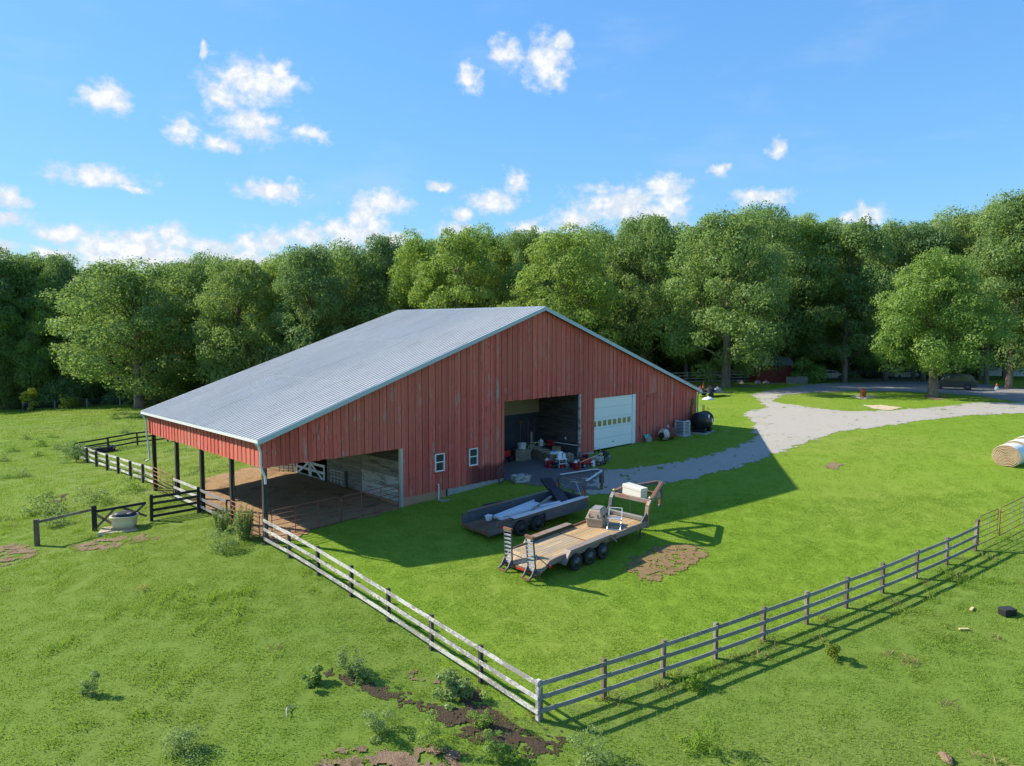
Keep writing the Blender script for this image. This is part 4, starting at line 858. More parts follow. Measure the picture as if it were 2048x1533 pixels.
def rider(tr, name, label, cat, l, rz=0.0):
    p = on(tr, l); o = thing(name, label, cat, p); o.rotation_euler = (tr.rotation_euler[0], tr.rotation_euler[1], tr.rotation_euler[2] + rz); return o
# white tool box across the gooseneck
tb = rider(ft, 'tool_box', 'long white metal tool box resting across the flatbed gooseneck', 'tool box', (5.10, 1.30, 1.80), R(90) - .06); tb.scale = (.92, .92, .9)
bevel(MB().box(-.66, .66, -.27, .27, .0, .36).build('box_body', M['cream_paint'], tb), .015); bevel(MB().box(-.68, .68, -.29, .29, .366, .58).build('box_lid', M['cream_paint'], tb), .03)
for x in (-.4, .4): MB().box(x-.05, x+.05, -.305, -.292, .30, .44).build('latch', M['galv'], tb)
# pet crate
pc = rider(ft, 'pet_crate', 'tan plastic pet crate with grey top on the flatbed deck', 'pet crate', (2.55, 1.62, .846), .35); pc.scale = (1.3, 1.3, 1.28)
cv = [(-.36, -.30, 0), (.36, -.30, 0), (.36, .30, 0), (-.36, .30, 0), (-.40, -.33, .34), (.40, -.33, .34), (.40, .33, .34), (-.40, .33, .34), (-.30, -.22, .66), (.30, -.22, .66), (.30, .22, .66), (-.30, .22, .66)]
bevel(MB().add(cv, [(3, 2, 1, 0), (0, 1, 5, 4), (1, 2, 6, 5), (2, 3, 7, 6), (3, 0, 4, 7), (4, 5, 9, 8), (5, 6, 10, 9), (6, 7, 11, 10), (7, 4, 8, 11), (8, 9, 10, 11)]).build('crate_body', M['tan_plastic'], pc), .04, 3)
MB().box(-.25, .25, -.17, .17, .655, .69).build('crate_top', M['grey_plastic'], pc)
MB().box(-.41, .41, -.34, .34, .325, .355).build('crate_seam', M['tan_plastic'], pc)
for s_ in (-1, 1):
    for q in range(3): MB().box(-.402, -.385, s_*.16-.035, s_*.16+.035, .40+.05*q, .425+.05*q).build('vent_slot', M['black_plastic'], pc)
for q in (-.15, .15): MB().box(q-.06, q+.06, -.338, -.315, .38, .46).build('vent_slot', M['black_plastic'], pc)
# folding chair frame
ch = rider(ft, 'folding_chair', 'blue folding chair frame lying beside the pet crate', 'chair', (2.75, .70, .846), .5); ch.scale = (1.3, 1.3, 1.15)
for s_ in (-.24, .24):
    MB().tube([(-.30, s_, .02), (.05, s_, .40), (.16, s_, .80)], .016, 6).build('back_leg', M['aluminium'], ch); MB().tube([(.28, s_, .02), (-.20, s_, .45)], .016, 6).build('front_leg', M['blue_plastic'], ch)
for (x, z) in ((-.30, .02), (.28, .02), (-.2, .45), (.16, .80), (.05, .4)): MB().tube([(x, -.24, z), (x, .24, z)], .016, 6).build('cross_tube', M['aluminium' if z > .1 else 'blue_plastic'], ch)
for q in range(3): MB().box(-.18+q*.13, -.12+q*.13, -.23, .23, .42, .43).build('seat_strap', M['blue_plastic'], ch)
# ------------------------------------------------------------------ dark gooseneck trailer with steel sides
dt = trailer_root('dark steel-sided gooseneck trailer with scrap in its bed, parked by the barn', .818, 35.057, .665, .056)
W2 = 2.16
for y in (.08, W2-.08): MB().box(-2.4, 4.0, y-.05, y+.05, .36, .52).build('frame_rail', M['black_steel'], dt)
nb2 = 10; bb = (W2-.1)/nb2
for i in range(nb2): MB().box(-2.4, 3.95, .05+i*bb+.006, .05+(i+1)*bb-.006, .52, .56+random.random()*.008).build('floor_board', M['trailer_floor'], dt)
MB().prism([(-2.42, W2, .42), (4.0, W2, .42), (4.0, W2, 1.08), (-2.1, W2, 1.08), (-2.42, W2, .90)], (0, .05, 0)).build('side_panel', M['black_steel'], dt, fix=True)
MB().box(-2.1, 4.0, W2-.06, W2+.11, 1.08, 1.115).build('top_rail', M['grey_steel'], dt)
MB().prism([(-2.42, -.05, .42), (-1.0, -.05, .42), (-1.0, -.05, .92), (-2.42, -.05, .92)], (0, .05, 0)).build('side_panel', M['black_steel'], dt, fix=True)
MB().prism([(-1.0, -.05, .80), (1.05, -.05, .80), (1.05, -.05, .42), (4.0, -.05, .42), (4.0, -.05, 1.06), (-1.0, -.05, .98)], (0, .05, 0)).build('side_panel', M['black_steel'], dt, fix=True)
MB().prism([(-2.42, -.16, .92), (-1.0, -.16, .955), (-1.0, -.16, .99), (-2.42, -.16, .955)], (0, .24, 0)).build('top_rail', M['rust_steel'], dt, fix=True)
MB().prism([(-1.0, -.24, .98), (4.02, -.24, 1.06), (4.02, -.24, 1.09), (-1.0, -.24, 1.01)], (0, .34, 0)).build('fender_top', M['aluminium'], dt, fix=True)
MB().prism([(1.02, -.22, .45), (4.0, -.22, .45), (4.0, -.22, 1.06), (-.95, -.22, .98), (-.95, -.22, .86), (.98, -.22, .86)], (0, .012, 0)).build('skirt', M['black_steel'], dt, fix=True)
for x in (-2.38, -1.2, 0.0, 1.2, 2.4, 3.6): MB().box(x, x+.06, W2+.05, W2+.10, .42, 1.08).build('side_stake', M['black_steel'], dt)
MB().box(3.96, 4.02, .0, W2, .52, 1.04).build('front_panel', M['black_steel'], dt)
MB().box(-2.46, -2.40, -.05, W2+.05, .40, .58).build('tail_bar', M['rust_steel'], dt); MB().box(-2.47, -2.41, -.05, .02, .58, .93).build('tail_post', M['rust_steel'], dt); MB().box(-2.47, -2.41, W2, W2+.05, .58, .9).build('tail_post', M['rust_steel'], dt)
for y in (.25, .6): MB().lathe([(.001, -.02), (.06, -.015), (.06, .02)], 12, org=(-2.0+y, -.06, .70), axis='y').build('tail_lamp', M['light_red'], dt)
MB().box(3.86, 3.98, -.235, -.221, .93, 1.0).build('side_marker', M['light_orange'], dt)
for x in (-.5, .52):
    wheel(dt, x, -.10, .39, .23, -1, 'rim_dark'); wheel(dt, x, W2+.12, .39, .23, 1, 'rim_dark'); MB().tube([(x, .0, .39), (x, W2, .39)], .06, 8).build('axle', M['black_steel'], dt)
for y in (.04, W2-.04):
    c_ = [(3.95, y, .55), (3.97, y, 1.62), (4.15, y, 1.80), (6.0, 1.08 + (-.30 if y < 1 else .30), 1.88), (6.25, 1.08, 1.88)]
    nk = MB()
    for a, b in zip(c_[:-1], c_[1:]): nk.beam(a, b, .10, .20, (0, 1, 0))
    nk.build('gooseneck_beam', M['black_steel'], dt)
    nb_ = MB()
    for a, b in zip(c_[2:-1], c_[3:]): nb_.beam((a[0], a[1], a[2]+.06), (b[0], b[1], b[2]+.06), .13, .02, (0, 0, 1))
    nb_.build('beam_top', M['aluminium'], dt)
    MB().box(3.885, 3.90, y-.05, y+.05, 1.12, 1.42).build('reflector', M['light_orange'], dt)
for x, z in ((4.2, 1.70), (4.6, 1.74)): MB().tube([(x, .08, z), (x, W2-.08, z)], .03, 6).build('neck_tie', M['grey_steel'], dt)
for y in (.3, W2-.3): MB().tube([(3.98, y, 1.0), (4.25, 1.08, 1.75)], .018, 6).build('neck_brace', M['galv'], dt)
MB().box(6.2, 6.40, .98, 1.18, 1.15, 2.02).build('coupler_post', M['black_steel'], dt); MB().lathe([(.09, 0), (.09, .2), (.06, .4)], 12, org=(6.3, 1.08, .80)).build('coupler_tube', M['rust_steel'], dt)
MB().tube([(4.1, 1.08, .03), (4.1, 1.08, 1.2)], .05, 8).build('jack_leg', M['black_steel'], dt)
# load in the bed
def slab(tr, name, label, cat, c, L, Wd, t_, rz, pitch, mat, roll=0.0, rim=0):
    o = rider(tr, name, label, cat, c, rz); o.rotation_euler = (roll, o.rotation_euler[1] + pitch, o.rotation_euler[2])
    b_ = MB().box(-L/2, L/2, -Wd/2, Wd/2, 0, t_).build('panel', M[mat], o); bevel(b_, .01)
    if rim:
        for s_ in (-1, 1):
            MB().box(-L/2, L/2, s_*Wd/2-(.03 if s_ > 0 else 0), s_*Wd/2+(.03 if s_ < 0 else 0), t_+.002, t_+rim).build('side_lip', M[mat], o)
        MB().box(-L/2, -L/2+.03, -Wd/2+.03, Wd/2-.03, t_+.002, t_+rim).build('end_lip', M['white_paint'], o)
    return o
slab(dt, 'loading_ramp', 'dark blue-black folded panel leaning over the far side of the steel trailer', 'ramp', (3.98, 2.85, 1.13), 1.85, .66, .16, R(64), R(-3), 'navy_board')
slab(dt, 'loading_ramp', 'dark blue-black folded panel lying inside the bed of the steel trailer', 'ramp', (3.30, 1.30, .90), 1.50, .62, .18, R(64), R(-9), 'navy_board')
slab(dt, 'metal_tray', 'white-edged aluminium panel lying in the steel trailer bed, at its rear', 'panel', (.75, 1.25, .62), 3.1, 1.30, .05, R(8), R(-2), 'aluminium', 0, .12)
slab(dt, 'metal_sheet', 'narrow grey aluminium channel lying on the panel in the steel trailer', 'sheet', (1.15, .72, .80), 3.2, .30, .07, R(-8), R(-1), 'aluminium', 0, .06)
slab(dt, 'metal_sheet', 'flat grey aluminium sheet under the dark panels in the steel trailer', 'sheet', (2.3, 1.25, .60), 2.0, 1.1, .04, R(12), R(1), 'galv')
slab(dt, 'timber', 'weathered timber lying across the scrap in the steel trailer', 'plank', (1.75, .95, .90), 2.2, .12, .10, R(22), R(-4), 'pallet_wood')
cb = rider(dt, 'bucket', 'small pale square bucket on the floor of the steel trailer', 'bucket', (-1.25, 1.55, .575), .3)
bevel(MB().add([(-.12, -.10, 0), (.12, -.10, 0), (.12, .10, 0), (-.12, .10, 0), (-.15, -.13, .24), (.15, -.13, .24), (.15, .13, .24), (-.15, .13, .24)], [(3, 2, 1, 0), (0, 1, 5, 4), (1, 2, 6, 5), (2, 3, 7, 6), (3, 0, 4, 7), (4, 5, 6, 7)]).build('bucket_body', M['white_plastic'], cb), .02)
MB().box(-.16, .16, -.14, .14, .242, .27).build('bucket_lid', M['white_plastic'], cb)
pl_ = rider(dt, 'hoe', 'thin wooden-handled hoe beside the pale bucket in the steel trailer', 'garden tool', (-.55, 1.3, .60), R(-12)); MB().tube([(-.6, 0, .03), (.6, 0, .04)], .018, 6).build('shaft', M['tool_wood'], pl_); MB().box(.55, .75, -.06, .06, .02, .06).build('tool_head', M['rust_steel'], pl_)

# ------------------------------------------------------------------ things round the barn and on the lawn
def at(x, y, dz=0.0): return (x, y, G(x, y)+dz)
def pail(name, label, x, y, z, r, h, mat, handle=True, tilt=(0, 0), open_=True, cat='bucket'):
    o = thing(name, label, cat, (x, y, z)); o.rotation_euler = (tilt[0], tilt[1], random.random()*6)
    prof = [(r*.80, 0), (r*.84, .012), (r, h*.97), (r*1.05, h*.97), (r*1.05, h)] + ([(r*.96, h), (r*.80, .03), (.001, .03)] if open_ else [(.001, h+.01)])
    MB().lathe(prof, 20).build('pail_body', M[mat], o, True)
    if handle: MB().tube([(-r*1.04, 0, h*.9), (-r*.9, r*.35, h*.62), (0, r*1.12, h*.45), (r*.9, r*.35, h*.62), (r*1.04, 0, h*.9)], .010, 5).build('handle', M['galv'], o)
    return o
pail('bucket', 'red bucket standing by the old hay in the open bay mouth', *at(2.45, 46.75), .30, .42, 'red_plastic')
pail('bucket', 'red bucket sitting on top of the old hay bales', 2.75, 50.1, H(2.75, 50.1)+.62, .28, .40, 'red_plastic')
pail('bucket', 'large red bucket with white jugs, nearest the dark trailer neck', *at(4.2, 46.15), .33, .48, 'red_plastic')
pail('bucket', 'small grey metal pail between the stool and the large red bucket', *at(3.65, 46.4), .15, .24, 'galv')
pail('bucket', 'white bucket tipped on the pile at the back of the open bay', *bw(19.95, 2.7), 1.62, .32, .46, 'white_plastic', tilt=(.25, .1))
def jug(label, x, y, z, s=1.0, mat='white_plastic', rz=0.0, tilt=0.0):
    o = thing('jug', label, 'jug', (x, y, z), rz); o.rotation_euler = (tilt, 0, rz)
    bevel(MB().add([(-.10*s, -.08*s, 0), (.10*s, -.08*s, 0), (.10*s, .08*s, 0), (-.10*s, .08*s, 0), (-.10*s, -.08*s, .22*s), (.10*s, -.08*s, .22*s), (.10*s, .08*s, .22*s), (-.10*s, .08*s, .22*s), (-.035*s, -.03*s, .30*s), (.035*s, -.03*s, .30*s), (.035*s, .03*s, .30*s), (-.035*s, .03*s, .30*s)],
        [(3, 2, 1, 0), (0, 1, 5, 4), (1, 2, 6, 5), (2, 3, 7, 6), (3, 0, 4, 7), (4, 5, 9, 8), (5, 6, 10, 9), (6, 7, 11, 10), (7, 4, 8, 11), (8, 9, 10, 11)]).build('jug_body', M[mat], o), .02)
    MB().lathe([(.035*s, 0), (.035*s, .05*s), (.001, .05*s)], 10, org=(0, 0, .30*s)).build('cap', M['yellow_plastic' if s > 1.1 else 'white_plastic'], o)
    MB().tube([(.03*s, 0, .30*s), (.11*s, 0, .26*s), (.11*s, 0, .15*s)], .014*s, 5).build('handle', M[mat], o)
    return o
zb = H(3.3, 46.9)
st = thing('step_stool', 'white folding step stool holding jugs in front of the old hay', 'step stool', (3.25, 46.75, zb), .5)
for x in (-.26, .26):
    for y in (-.2, .2): MB().beam((x*1.25, y*1.25, 0), (x, y, .52), .04, .03).build('leg', M['aluminium'], st)
MB().box(-.34, .34, -.24, .24, .52, .56).build('top_step', M['white_paint'], st); MB().box(-.30, .30, -.36, -.22, .26, .29).build('lower_step', M['white_paint'], st)
jug('tall white jug with yellow cap standing on the step stool', 3.12, 46.72, zb+.56, 1.5, rz=.4); jug('small white jug on the step stool beside the tall one', 3.45, 46.85, zb+.56, 1.05, 'white_plastic', 1.2)
jug('white jug leaning out of the large red bucket', 4.12, 46.1, H(4.2, 46.15)+.30, 1.1, rz=.2, tilt=.35); jug('white jug lying behind the large red bucket', 4.75, 46.9, H(4.75, 46.9)+.09, 1.5, rz=2.2, tilt=1.5)
jug('white jug standing on the hay bales beside the red bucket', 2.05, 50.2, H(2.05, 50.2)+.64, 1.5, rz=.7)
gc = thing('fuel_can', 'red plastic fuel can under the step stool', 'fuel can', (3.35, 46.62, zb), .4)
bevel(MB().box(-.17, .17, -.10, .10, .0, .26).build('can_body', M['red_plastic'], gc), .03); MB().tube([(-.12, 0, .25), (-.10, 0, .33), (.08, 0, .33), (.10, 0, .25)], .02, 6).build('handle', M['red_plastic'], gc); MB().tube([(.13, 0, .24), (.22, 0, .40)], .02, 6).build('spout', M['yellow_plastic'], gc)
# old square bales along the bay floor
def bale_mesh(seed, sx=1.05, sy=.52, sz=.42):
    r = np.random.default_rng(seed); nx_, ny_, nz_ = 7, 4, 4; V = []; F = []; ix = {}
    def vid(i, j, k):
        if (i, j, k) not in ix:
            ix[(i, j, k)] = len(V); d = (r.random(3)-.5)*.07; sag = .03*math.sin(math.pi*i/nx_)
            V.append(((i/nx_-.5)*sx+d[0], (j/ny_-.5)*sy+d[1], k/nz_*sz + d[2]*(k > 0) + sag*(k == nz_)))
        return ix[(i, j, k)]
    for i in range(nx_):
        for j in range(ny_): F += [(vid(i, j, nz_), vid(i+1, j, nz_), vid(i+1, j+1, nz_), vid(i, j+1, nz_)), (vid(i, j+1, 0), vid(i+1, j+1, 0), vid(i+1, j, 0), vid(i, j, 0))]
        for k in range(nz_): F += [(vid(i, 0, k), vid(i+1, 0, k), vid(i+1, 0, k+1), vid(i, 0, k+1)), (vid(i+1, ny_, k), vid(i, ny_, k), vid(i, ny_, k+1), vid(i+1, ny_, k+1))]
    for j in range(ny_):
        for k in range(nz_): F += [(vid(0, j+1, k), vid(0, j, k), vid(0, j, k+1), vid(0, j+1, k+1)), (vid(nx_, j, k), vid(nx_, j+1, k), vid(nx_, j+1, k+1), vid(nx_, j, k+1))]
    return MB().add(V, F)
bl = ['old grey hay bale at the back of the open bay, beside the blue tube', 'old grey hay bale in the row, with hose loops over it', 'old grey hay bale in the middle of the bay row', 'old grey hay bale behind the red bucket in the bay mouth', 'old grey hay bale nearest the bay jamb, behind the step stool']
for i, (x, y) in enumerate(((.75, 51.35), (1.45, 50.3), (2.05, 49.2), (2.65, 48.2), (3.55, 47.75))):
    o = thing('hay_bale', bl[i], 'hay bale', at(x, y), -1.0 + random.uniform(-.15, .15) if i < 4 else -.2, 'old bales in the open bay')
    bale_mesh(i+3, 1.15, .8, .62).build('bale_body', M['old_hay'], o)
    for q in (-.28, .28): MB().box(q-.006, q+.006, -.42, .42, .60, .665).build('twine', M['rope'], o)
hp = thing('hay_bale', 'dark broken hay bale stacked at the back of the bay under the white bucket', 'hay bale', (*bw(19.95, 2.7), H(*bw(19.95, 2.7))), .3); bale_mesh(21, 1.1, .8, .72).build('bale_body', M['old_hay'], hp)
o = thing('hose', 'tan hose looped over the old hay bales', 'hose', (1.4, 49.5, H(1.4, 49.5)))
for s_ in (0, .22):
    MB().tube([(-.45+s_, -.55, .02), (-.25+s_, -.1, .75), (.05+s_, .25, 1.02), (.5+s_, .5, 1.0), (.95+s_, .75, .70)], .028, 6).build('hose_loop', M['rope'], o, True)
tb_ = thing('drain_tube', 'pale blue plastic tube lying just inside the open bay', 'tube', (.05, 50.3, H(.05, 50.3)+.18), .12)
MB().lathe([(.16, -.7), (.17, -.7), (.17, .7), (.16, .7), (.13, .7), (.13, -.7), (.16, -.7)], 20, axis='x').build('tube_wall', M['blue_tube'], tb_, True)
# mower-like red machine deep in the bay
mw = thing('garden_tractor', 'dark red garden machine in the shadow at the back of the bay', 'tractor', (*bw(18.85, 3.2), H(*bw(18.85, 3.2))), YAW+.2)
bevel(MB().box(-.5, .35, -.28, .28, .35, .80).build('hood', M['red_plastic'], mw), .06); bevel(MB().box(-.95, -.5, -.35, .35, .35, .62).build('rear_body', M['red_plastic'], mw), .05); bevel(MB().box(-.9, -.6, -.2, .2, .62, .98).build('seat', M['black_plastic'], mw), .06)
for (x, r_) in ((-.75, .27), (.15, .2)):
    for s_ in (-1, 1): wheel(mw, x, s_*.40, r_, .16, s_, 'rim_dark')
MB().tube([(-.42, 0, .78), (-.5, 0, 1.02)], .02, 6).build('steering_column', M['black_plastic'], mw)
# tools on the dark back wall of the bay
for i, (u, lab, hd) in enumerate(((20.9, 'long-handled rake hanging on the dark back wall of the bay', 0), (21.7, 'long-handled shovel hanging on the dark back wall of the bay', 1), (22.3, 'long-handled hoe leaning on the dark back wall of the bay', 2))):
    o = thing(('rake', 'shovel', 'hoe')[i], lab, 'garden tool', (*bw(u, 3.80), 1.6), YAW); MB().tube([(0, 0, .2), (.05, .02, 1.75)], .03, 6).build('shaft', M['tool_wood'], o)
    if hd == 1: bevel(MB().box(-.12, .12, -.02, .02, -.15, .2).build('blade', M['rust_steel'], o), .03)
    elif hd == 0:
        MB().box(-.15, .25, -.02, .02, 1.72, 1.78).build('rake_bar', M['tool_wood'], o)
        for q in range(6): MB().box(-.14+q*.075, -.12+q*.075, -.09, .0, 1.60, 1.74).build('tine', M['tool_wood'], o)
    else: MB().box(-.10, .14, -.12, .01, 1.70, 1.76).build('blade', M['rust_steel'], o)
pl = thing('plank', 'weathered plank leaning inside the open bay above the bales', 'plank', (*bw(20.6, 2.4), 1.5), YAW); MB().beam((0, 0, 0), (.55, .5, 1.2), .14, .04).build('board', M['old_planks'], pl)
# heap beyond the bay: bags and cans against the pier
def lump(seed, sx, sy, sz, name='heap', n=10, m_=14):
    r = np.random.default_rng(seed); V = []; F = []; ph = r.random(6)*6
    for i in range(n+1):
        a = math.pi*.5*i/n
        for k in range(m_):
            t_ = 2*math.pi*k/m_; q = 1 + .16*math.sin(2*t_+ph[0]) + .11*math.sin(5*t_+ph[1]+a*3) + .08*math.sin(9*t_+ph[2]+a*5)
            V.append((math.cos(a)*math.cos(t_)*sx*q, math.cos(a)*math.sin(t_)*sy*q, math.sin(a)*sz*(1+.12*math.sin(4*t_+ph[3]))))
    for i in range(n):
        for k in range(m_): F.append((i*m_+k, i*m_+(k+1) % m_, (i+1)*m_+(k+1) % m_, (i+1)*m_+k))
    return MB().add(V, F)
for i, (x, y, sx, sy, sz, mt_, lab) in enumerate(((5.25, 48.0, .5, .4, .32, 'stone', 'grey rubbish sack slumped against the red pier'), (5.9, 48.5, .55, .4, .28, 'cover_black', 'black rubbish sack beside the red pier'), (6.35, 48.7, .35, .3, .34, 'dirty_white', 'white feed sack at the outer end of the rubbish by the pier'), (5.15, 47.0, .36, .32, .22, 'dirty_white', 'crumpled white sack in front of the grey rubbish sack'), (4.95, 47.3, .42, .3, .2, 'cover_black', 'crumpled black bag behind the large red bucket'), (5.6, 47.6, .5, .35, .2, 'galv', 'heap of grey cans at the foot of the pier'))):
    o = thing('rubbish_sack', lab, 'sack', at(x, y, -.02), i*.9); lump(40+i, sx, sy, sz).build('sack_body', M[mt_], o, True); MB().tube([(0, 0, sz*.95), (.03, .02, sz*1.15), (.09, .04, sz*1.2)], [.05, .03, .06], 6).build('knot', M[mt_], o)
pw_ = thing('wood_post', 'short brown wooden block standing at the corner of the bay jamb', 'post', at(4.55, 48.4)); bevel(MB().box(-.13, .13, -.13, .13, -.1, .62).build('block', M['post_brown'], pw_), .02)
nv = thing('feed_bag', 'white and blue feed bag lying over the end of the hay row', 'bag', (3.0, 48.0, H(3.0, 48.0)+.62), .6); o = lump(77, .62, .36, .16).build('bag_body', M['white_plastic'], nv, True); MB().box(-.25, .1, -.2, .2, .155, .175).build('bag_print', M['blue_plastic'], nv)
# white cooler-like box by the wall corner
cw = thing('cooler', 'dirty white plastic bin lying on the grass by the red wall corner', 'bin', at(.55, 43.65), .5)
bevel(MB().add([(-.48, -.30, 0), (.48, -.30, 0), (.48, .30, 0), (-.48, .30, 0), (-.56, -.36, .42), (.56, -.36, .42), (.56, .36, .42), (-.56, .36, .42), (-.50, -.30, .42), (.50, -.30, .42), (.50, .30, .42), (-.50, .30, .42), (-.46, -.27, .16), (.46, -.27, .16), (.46, .27, .16), (-.46, .27, .16)],
    [(3, 2, 1, 0), (0, 1, 5, 4), (1, 2, 6, 5), (2, 3, 7, 6), (3, 0, 4, 7), (4, 5, 9, 8), (5, 6, 10, 9), (6, 7, 11, 10), (7, 4, 8, 11), (8, 9, 13, 12), (9, 10, 14, 13), (10, 11, 15, 14), (11, 8, 12, 15), (12, 13, 14, 15)]).build('bin_body', M['dirty_white'], cw), .02)
lump(5, .36, .2, .34).build('bin_contents', M['old_hay'], cw)
bp = thing('bicycle_frame', 'dark scrap metal hoop leaning on the wall corner beside the white bin', 'scrap', at(*bw(15.1, -.35)), YAW+.2); MB().tube([(.35*math.cos(t_*.4), 0, .5+.48*math.sin(t_*.4)) for t_ in range(16)], .03, 6).build('hoop', M['black_steel'], bp); MB().tube([(-.2, .05, .0), (.3, .1, .95)], .025, 6).build('strut', M['rust_steel'], bp)
mt = thing('tarp', 'dark folded sheet lying on the grass beyond the steel trailer', 'tarp', at(-.6, 39.2), .6); lump(9, 1.35, .5, .16, n=6, m_=22).build('folds', M['cover_black'], mt)
# ---- along the right of the gable: rusty cylinder, condenser, fuel tank, sign
rc = thing('gas_cylinder', 'rusty horizontal gas tank with white worn end lying against the red wall', 'tank', at(*bw(32.3, -.95)), YAW + .12)
MB().lathe([(.001, -.95), (.2, -.92), (.36, -.82), (.44, -.66), (.46, -.5)], 24, org=(0, 0, .5), axis='x').build('tank_end', M['tank_white'], rc, True)
MB().lathe([(.46, -.5), (.46, .55), (.44, .72), (.36, .86), (.2, .96), (.001, 1.0)], 24, org=(0, 0, .5), axis='x').build('tank_body', M['rust_tank'], rc, True)
for x in (-.45, .5): MB().box(x-.05, x+.05, -.25, .25, -.08, .14).build('tank_foot', M['rust_tank'], rc)
MB().lathe([(.10, 0), (.10, .10), (.05, .13), (.04, .22), (.001, .22)], 12, org=(.1, 0, .95)).build('valve_hood', M['galv'], rc)
MB().lathe([(.001, -.02), (.24, -.01), (.24, .05)], 18, org=(-.99, 0, .42), axis='x').build('end_hole', M['black_plastic'], rc)
gs = thing('sign_board', 'small green board propped on a block beside the rusty tank', 'sign', at(*bw(30.7, -.45)), YAW); o = MB().box(-.34, .34, -.02, .02, .12, .62).build('board', M['green_sign'], gs); o.rotation_euler = (-.55, 0, 0); MB().box(-.3, .3, .0, .2, -.05, .30).build('block', M['concrete'], gs)
tl = thing('spade', 'dark spade leaning on the red wall beside the white garage door', 'garden tool', at(*bw(29.8, -.25)), YAW); MB().tube([(0, 0, .3), (.02, .18, 1.35)], .025, 6).build('shaft', M['post_dark'], tl); bevel(MB().box(-.11, .11, -.06, -.03, .0, .34).build('blade', M['rust_steel'], tl), .03)
ac = thing('air_conditioner', 'pale grey outdoor air-conditioning unit between rusty and black tanks', 'air conditioner', at(*bw(34.6, -.85)), YAW)
s_ = .44
bevel(MB().box(-s_, s_, -s_, s_, .06, .14).build('base_pan', M['ac_grey'], ac), .02); bevel(MB().box(-s_, s_, -s_, s_, 1.12, 1.22).build('top_cap', M['ac_grey'], ac), .03)
MB().box(-s_+.05, s_-.05, -s_+.05, s_-.05, .14, 1.12).build('coil', M['ac_dark'], ac)
for sx_ in (-1, 1):
    for sy_ in (-1, 1): MB().box(sx_*s_-(.10 if sx_ > 0 else 0), sx_*s_+(.10 if sx_ < 0 else 0), sy_*s_-(.10 if sy_ > 0 else 0), sy_*s_+(.10 if sy_ < 0 else 0), .14, 1.12).build('corner_panel', M['ac_grey'], ac)
for q in range(8):
    z = .20 + q*.115
    for sy_ in (-1, 1): MB().box(-s_+.10, s_-.10, sy_*s_-.012, sy_*s_+.012, z, z+.045).build('louvre', M['ac_grey'], ac)
    for sx_ in (-1, 1): MB().box(sx_*s_-.012, sx_*s_+.012, -s_+.10, s_-.10, z, z+.045).build('louvre', M['ac_grey'], ac)
MB().lathe([(.34, 0), (.34, .02), (.30, .02), (.30, .0)], 24, org=(0, 0, 1.22)).build('fan_ring', M['ac_dark'], ac)
MB().box(-.6, .6, -.6, .6, -.15, .06).build('pad', M['concrete'], ac)
ft_ = thing('fuel_tank', 'large black horizontal fuel tank on blocks at the barn corner', 'fuel tank', at(*bw(36.9, -1.25)), YAW+.15)
MB().lathe([(.001, -1.0), (.35, -.98), (.62, -.88), (.70, -.74), (.70, .74), (.62, .88), (.35, .98), (.001, 1.0)], 32, org=(0, 0, 1.0), axis='x').build('tank_body', M['tank_black'], ft_, True)
for x in (-.55, .55): bevel(MB().box(x-.18, x+.18, -.55, .55, -.1, .42).build('support_block', M['tank_black'], ft_), .02)
MB().box(-1.15, 1.2, -.75, .75, -.15, .06).build('base_slab', M['concrete'], ft_)
MB().lathe([(.001, -.03), (.14, -.03), (.16, .0), (.16, .03), (.001, .035)], 20, org=(-.35, -.70, 1.38), axis='y').build('gauge', M['gauge'], ft_, True)
MB().box(.28, .52, -.725, -.695, .78, 1.12).build('label_plate', M['white_paint'], ft_)
for x in (.1, .35): MB().tube([(x, 0, 1.66), (x, 0, 2.05), (x+.1, 0, 2.15)], .03, 6).build('fill_pipe', M['rust_steel'], ft_)
MB().lathe([(.07, 0), (.07, .08), (.03, .12), (.001, .12)], 10, org=(.1, 0, 2.1)).build('vent_cap', M['galv'], ft_)
MB().tube([(.45, -.2, 1.65), (.62, -.2, 2.0), (.80, -.3, 1.75)], .02, 6).build('hose', M['black_plastic'], ft_)
# ---- water trough
wt = thing('water_trough', 'cream stock water trough with dark lid beneath the braced fence', 'water trough', at(-19.75, 35.95), math.atan2(.95, 2.17) - .12)
tp_ = []; NN = 28
def oval(a, b, z): return [(a*math.copysign(abs(math.cos(t_))**.6, math.cos(t_)), b*math.copysign(abs(math.sin(t_))**.6, math.sin(t_)), z) for t_ in [2*math.pi*k/NN for k in range(NN)]]
rings = [oval(.52, .36, .05), oval(.57, .41, .35), oval(.62, .46, .62), oval(.65, .49, .64), oval(.65, .49, .68), oval(.55, .40, .68), oval(.52, .36, .45)]
v = [p for r_ in rings for p in r_]; f = [(i*NN+k, i*NN+(k+1) % NN, (i+1)*NN+(k+1) % NN, (i+1)*NN+k) for i in range(len(rings)-1) for k in range(NN)] + [tuple((len(rings)-1)*NN+k for k in range(NN)), tuple(reversed(range(NN)))]
MB().add(v, f).build('trough_body', M['cream_plastic'], wt, True)
r2 = [oval(.56, .41, .69), oval(.50, .36, .80), oval(.30, .22, .86), oval(.02, .02, .87)]; v = [p for r_ in r2 for p in r_]; f = [(i*NN+k, i*NN+(k+1) % NN, (i+1)*NN+(k+1) % NN, (i+1)*NN+k) for i in range(3) for k in range(NN)]
MB().add(v, f).build('lid', M['cover_black'], wt, True)
for x in (-.26, .27): MB().lathe([(.001, .05), (.11, .04), (.15, .0), (.14, -.06)], 16, org=(x, -.20, .80)).build('float_ball', M['grey_plastic'], wt, True)
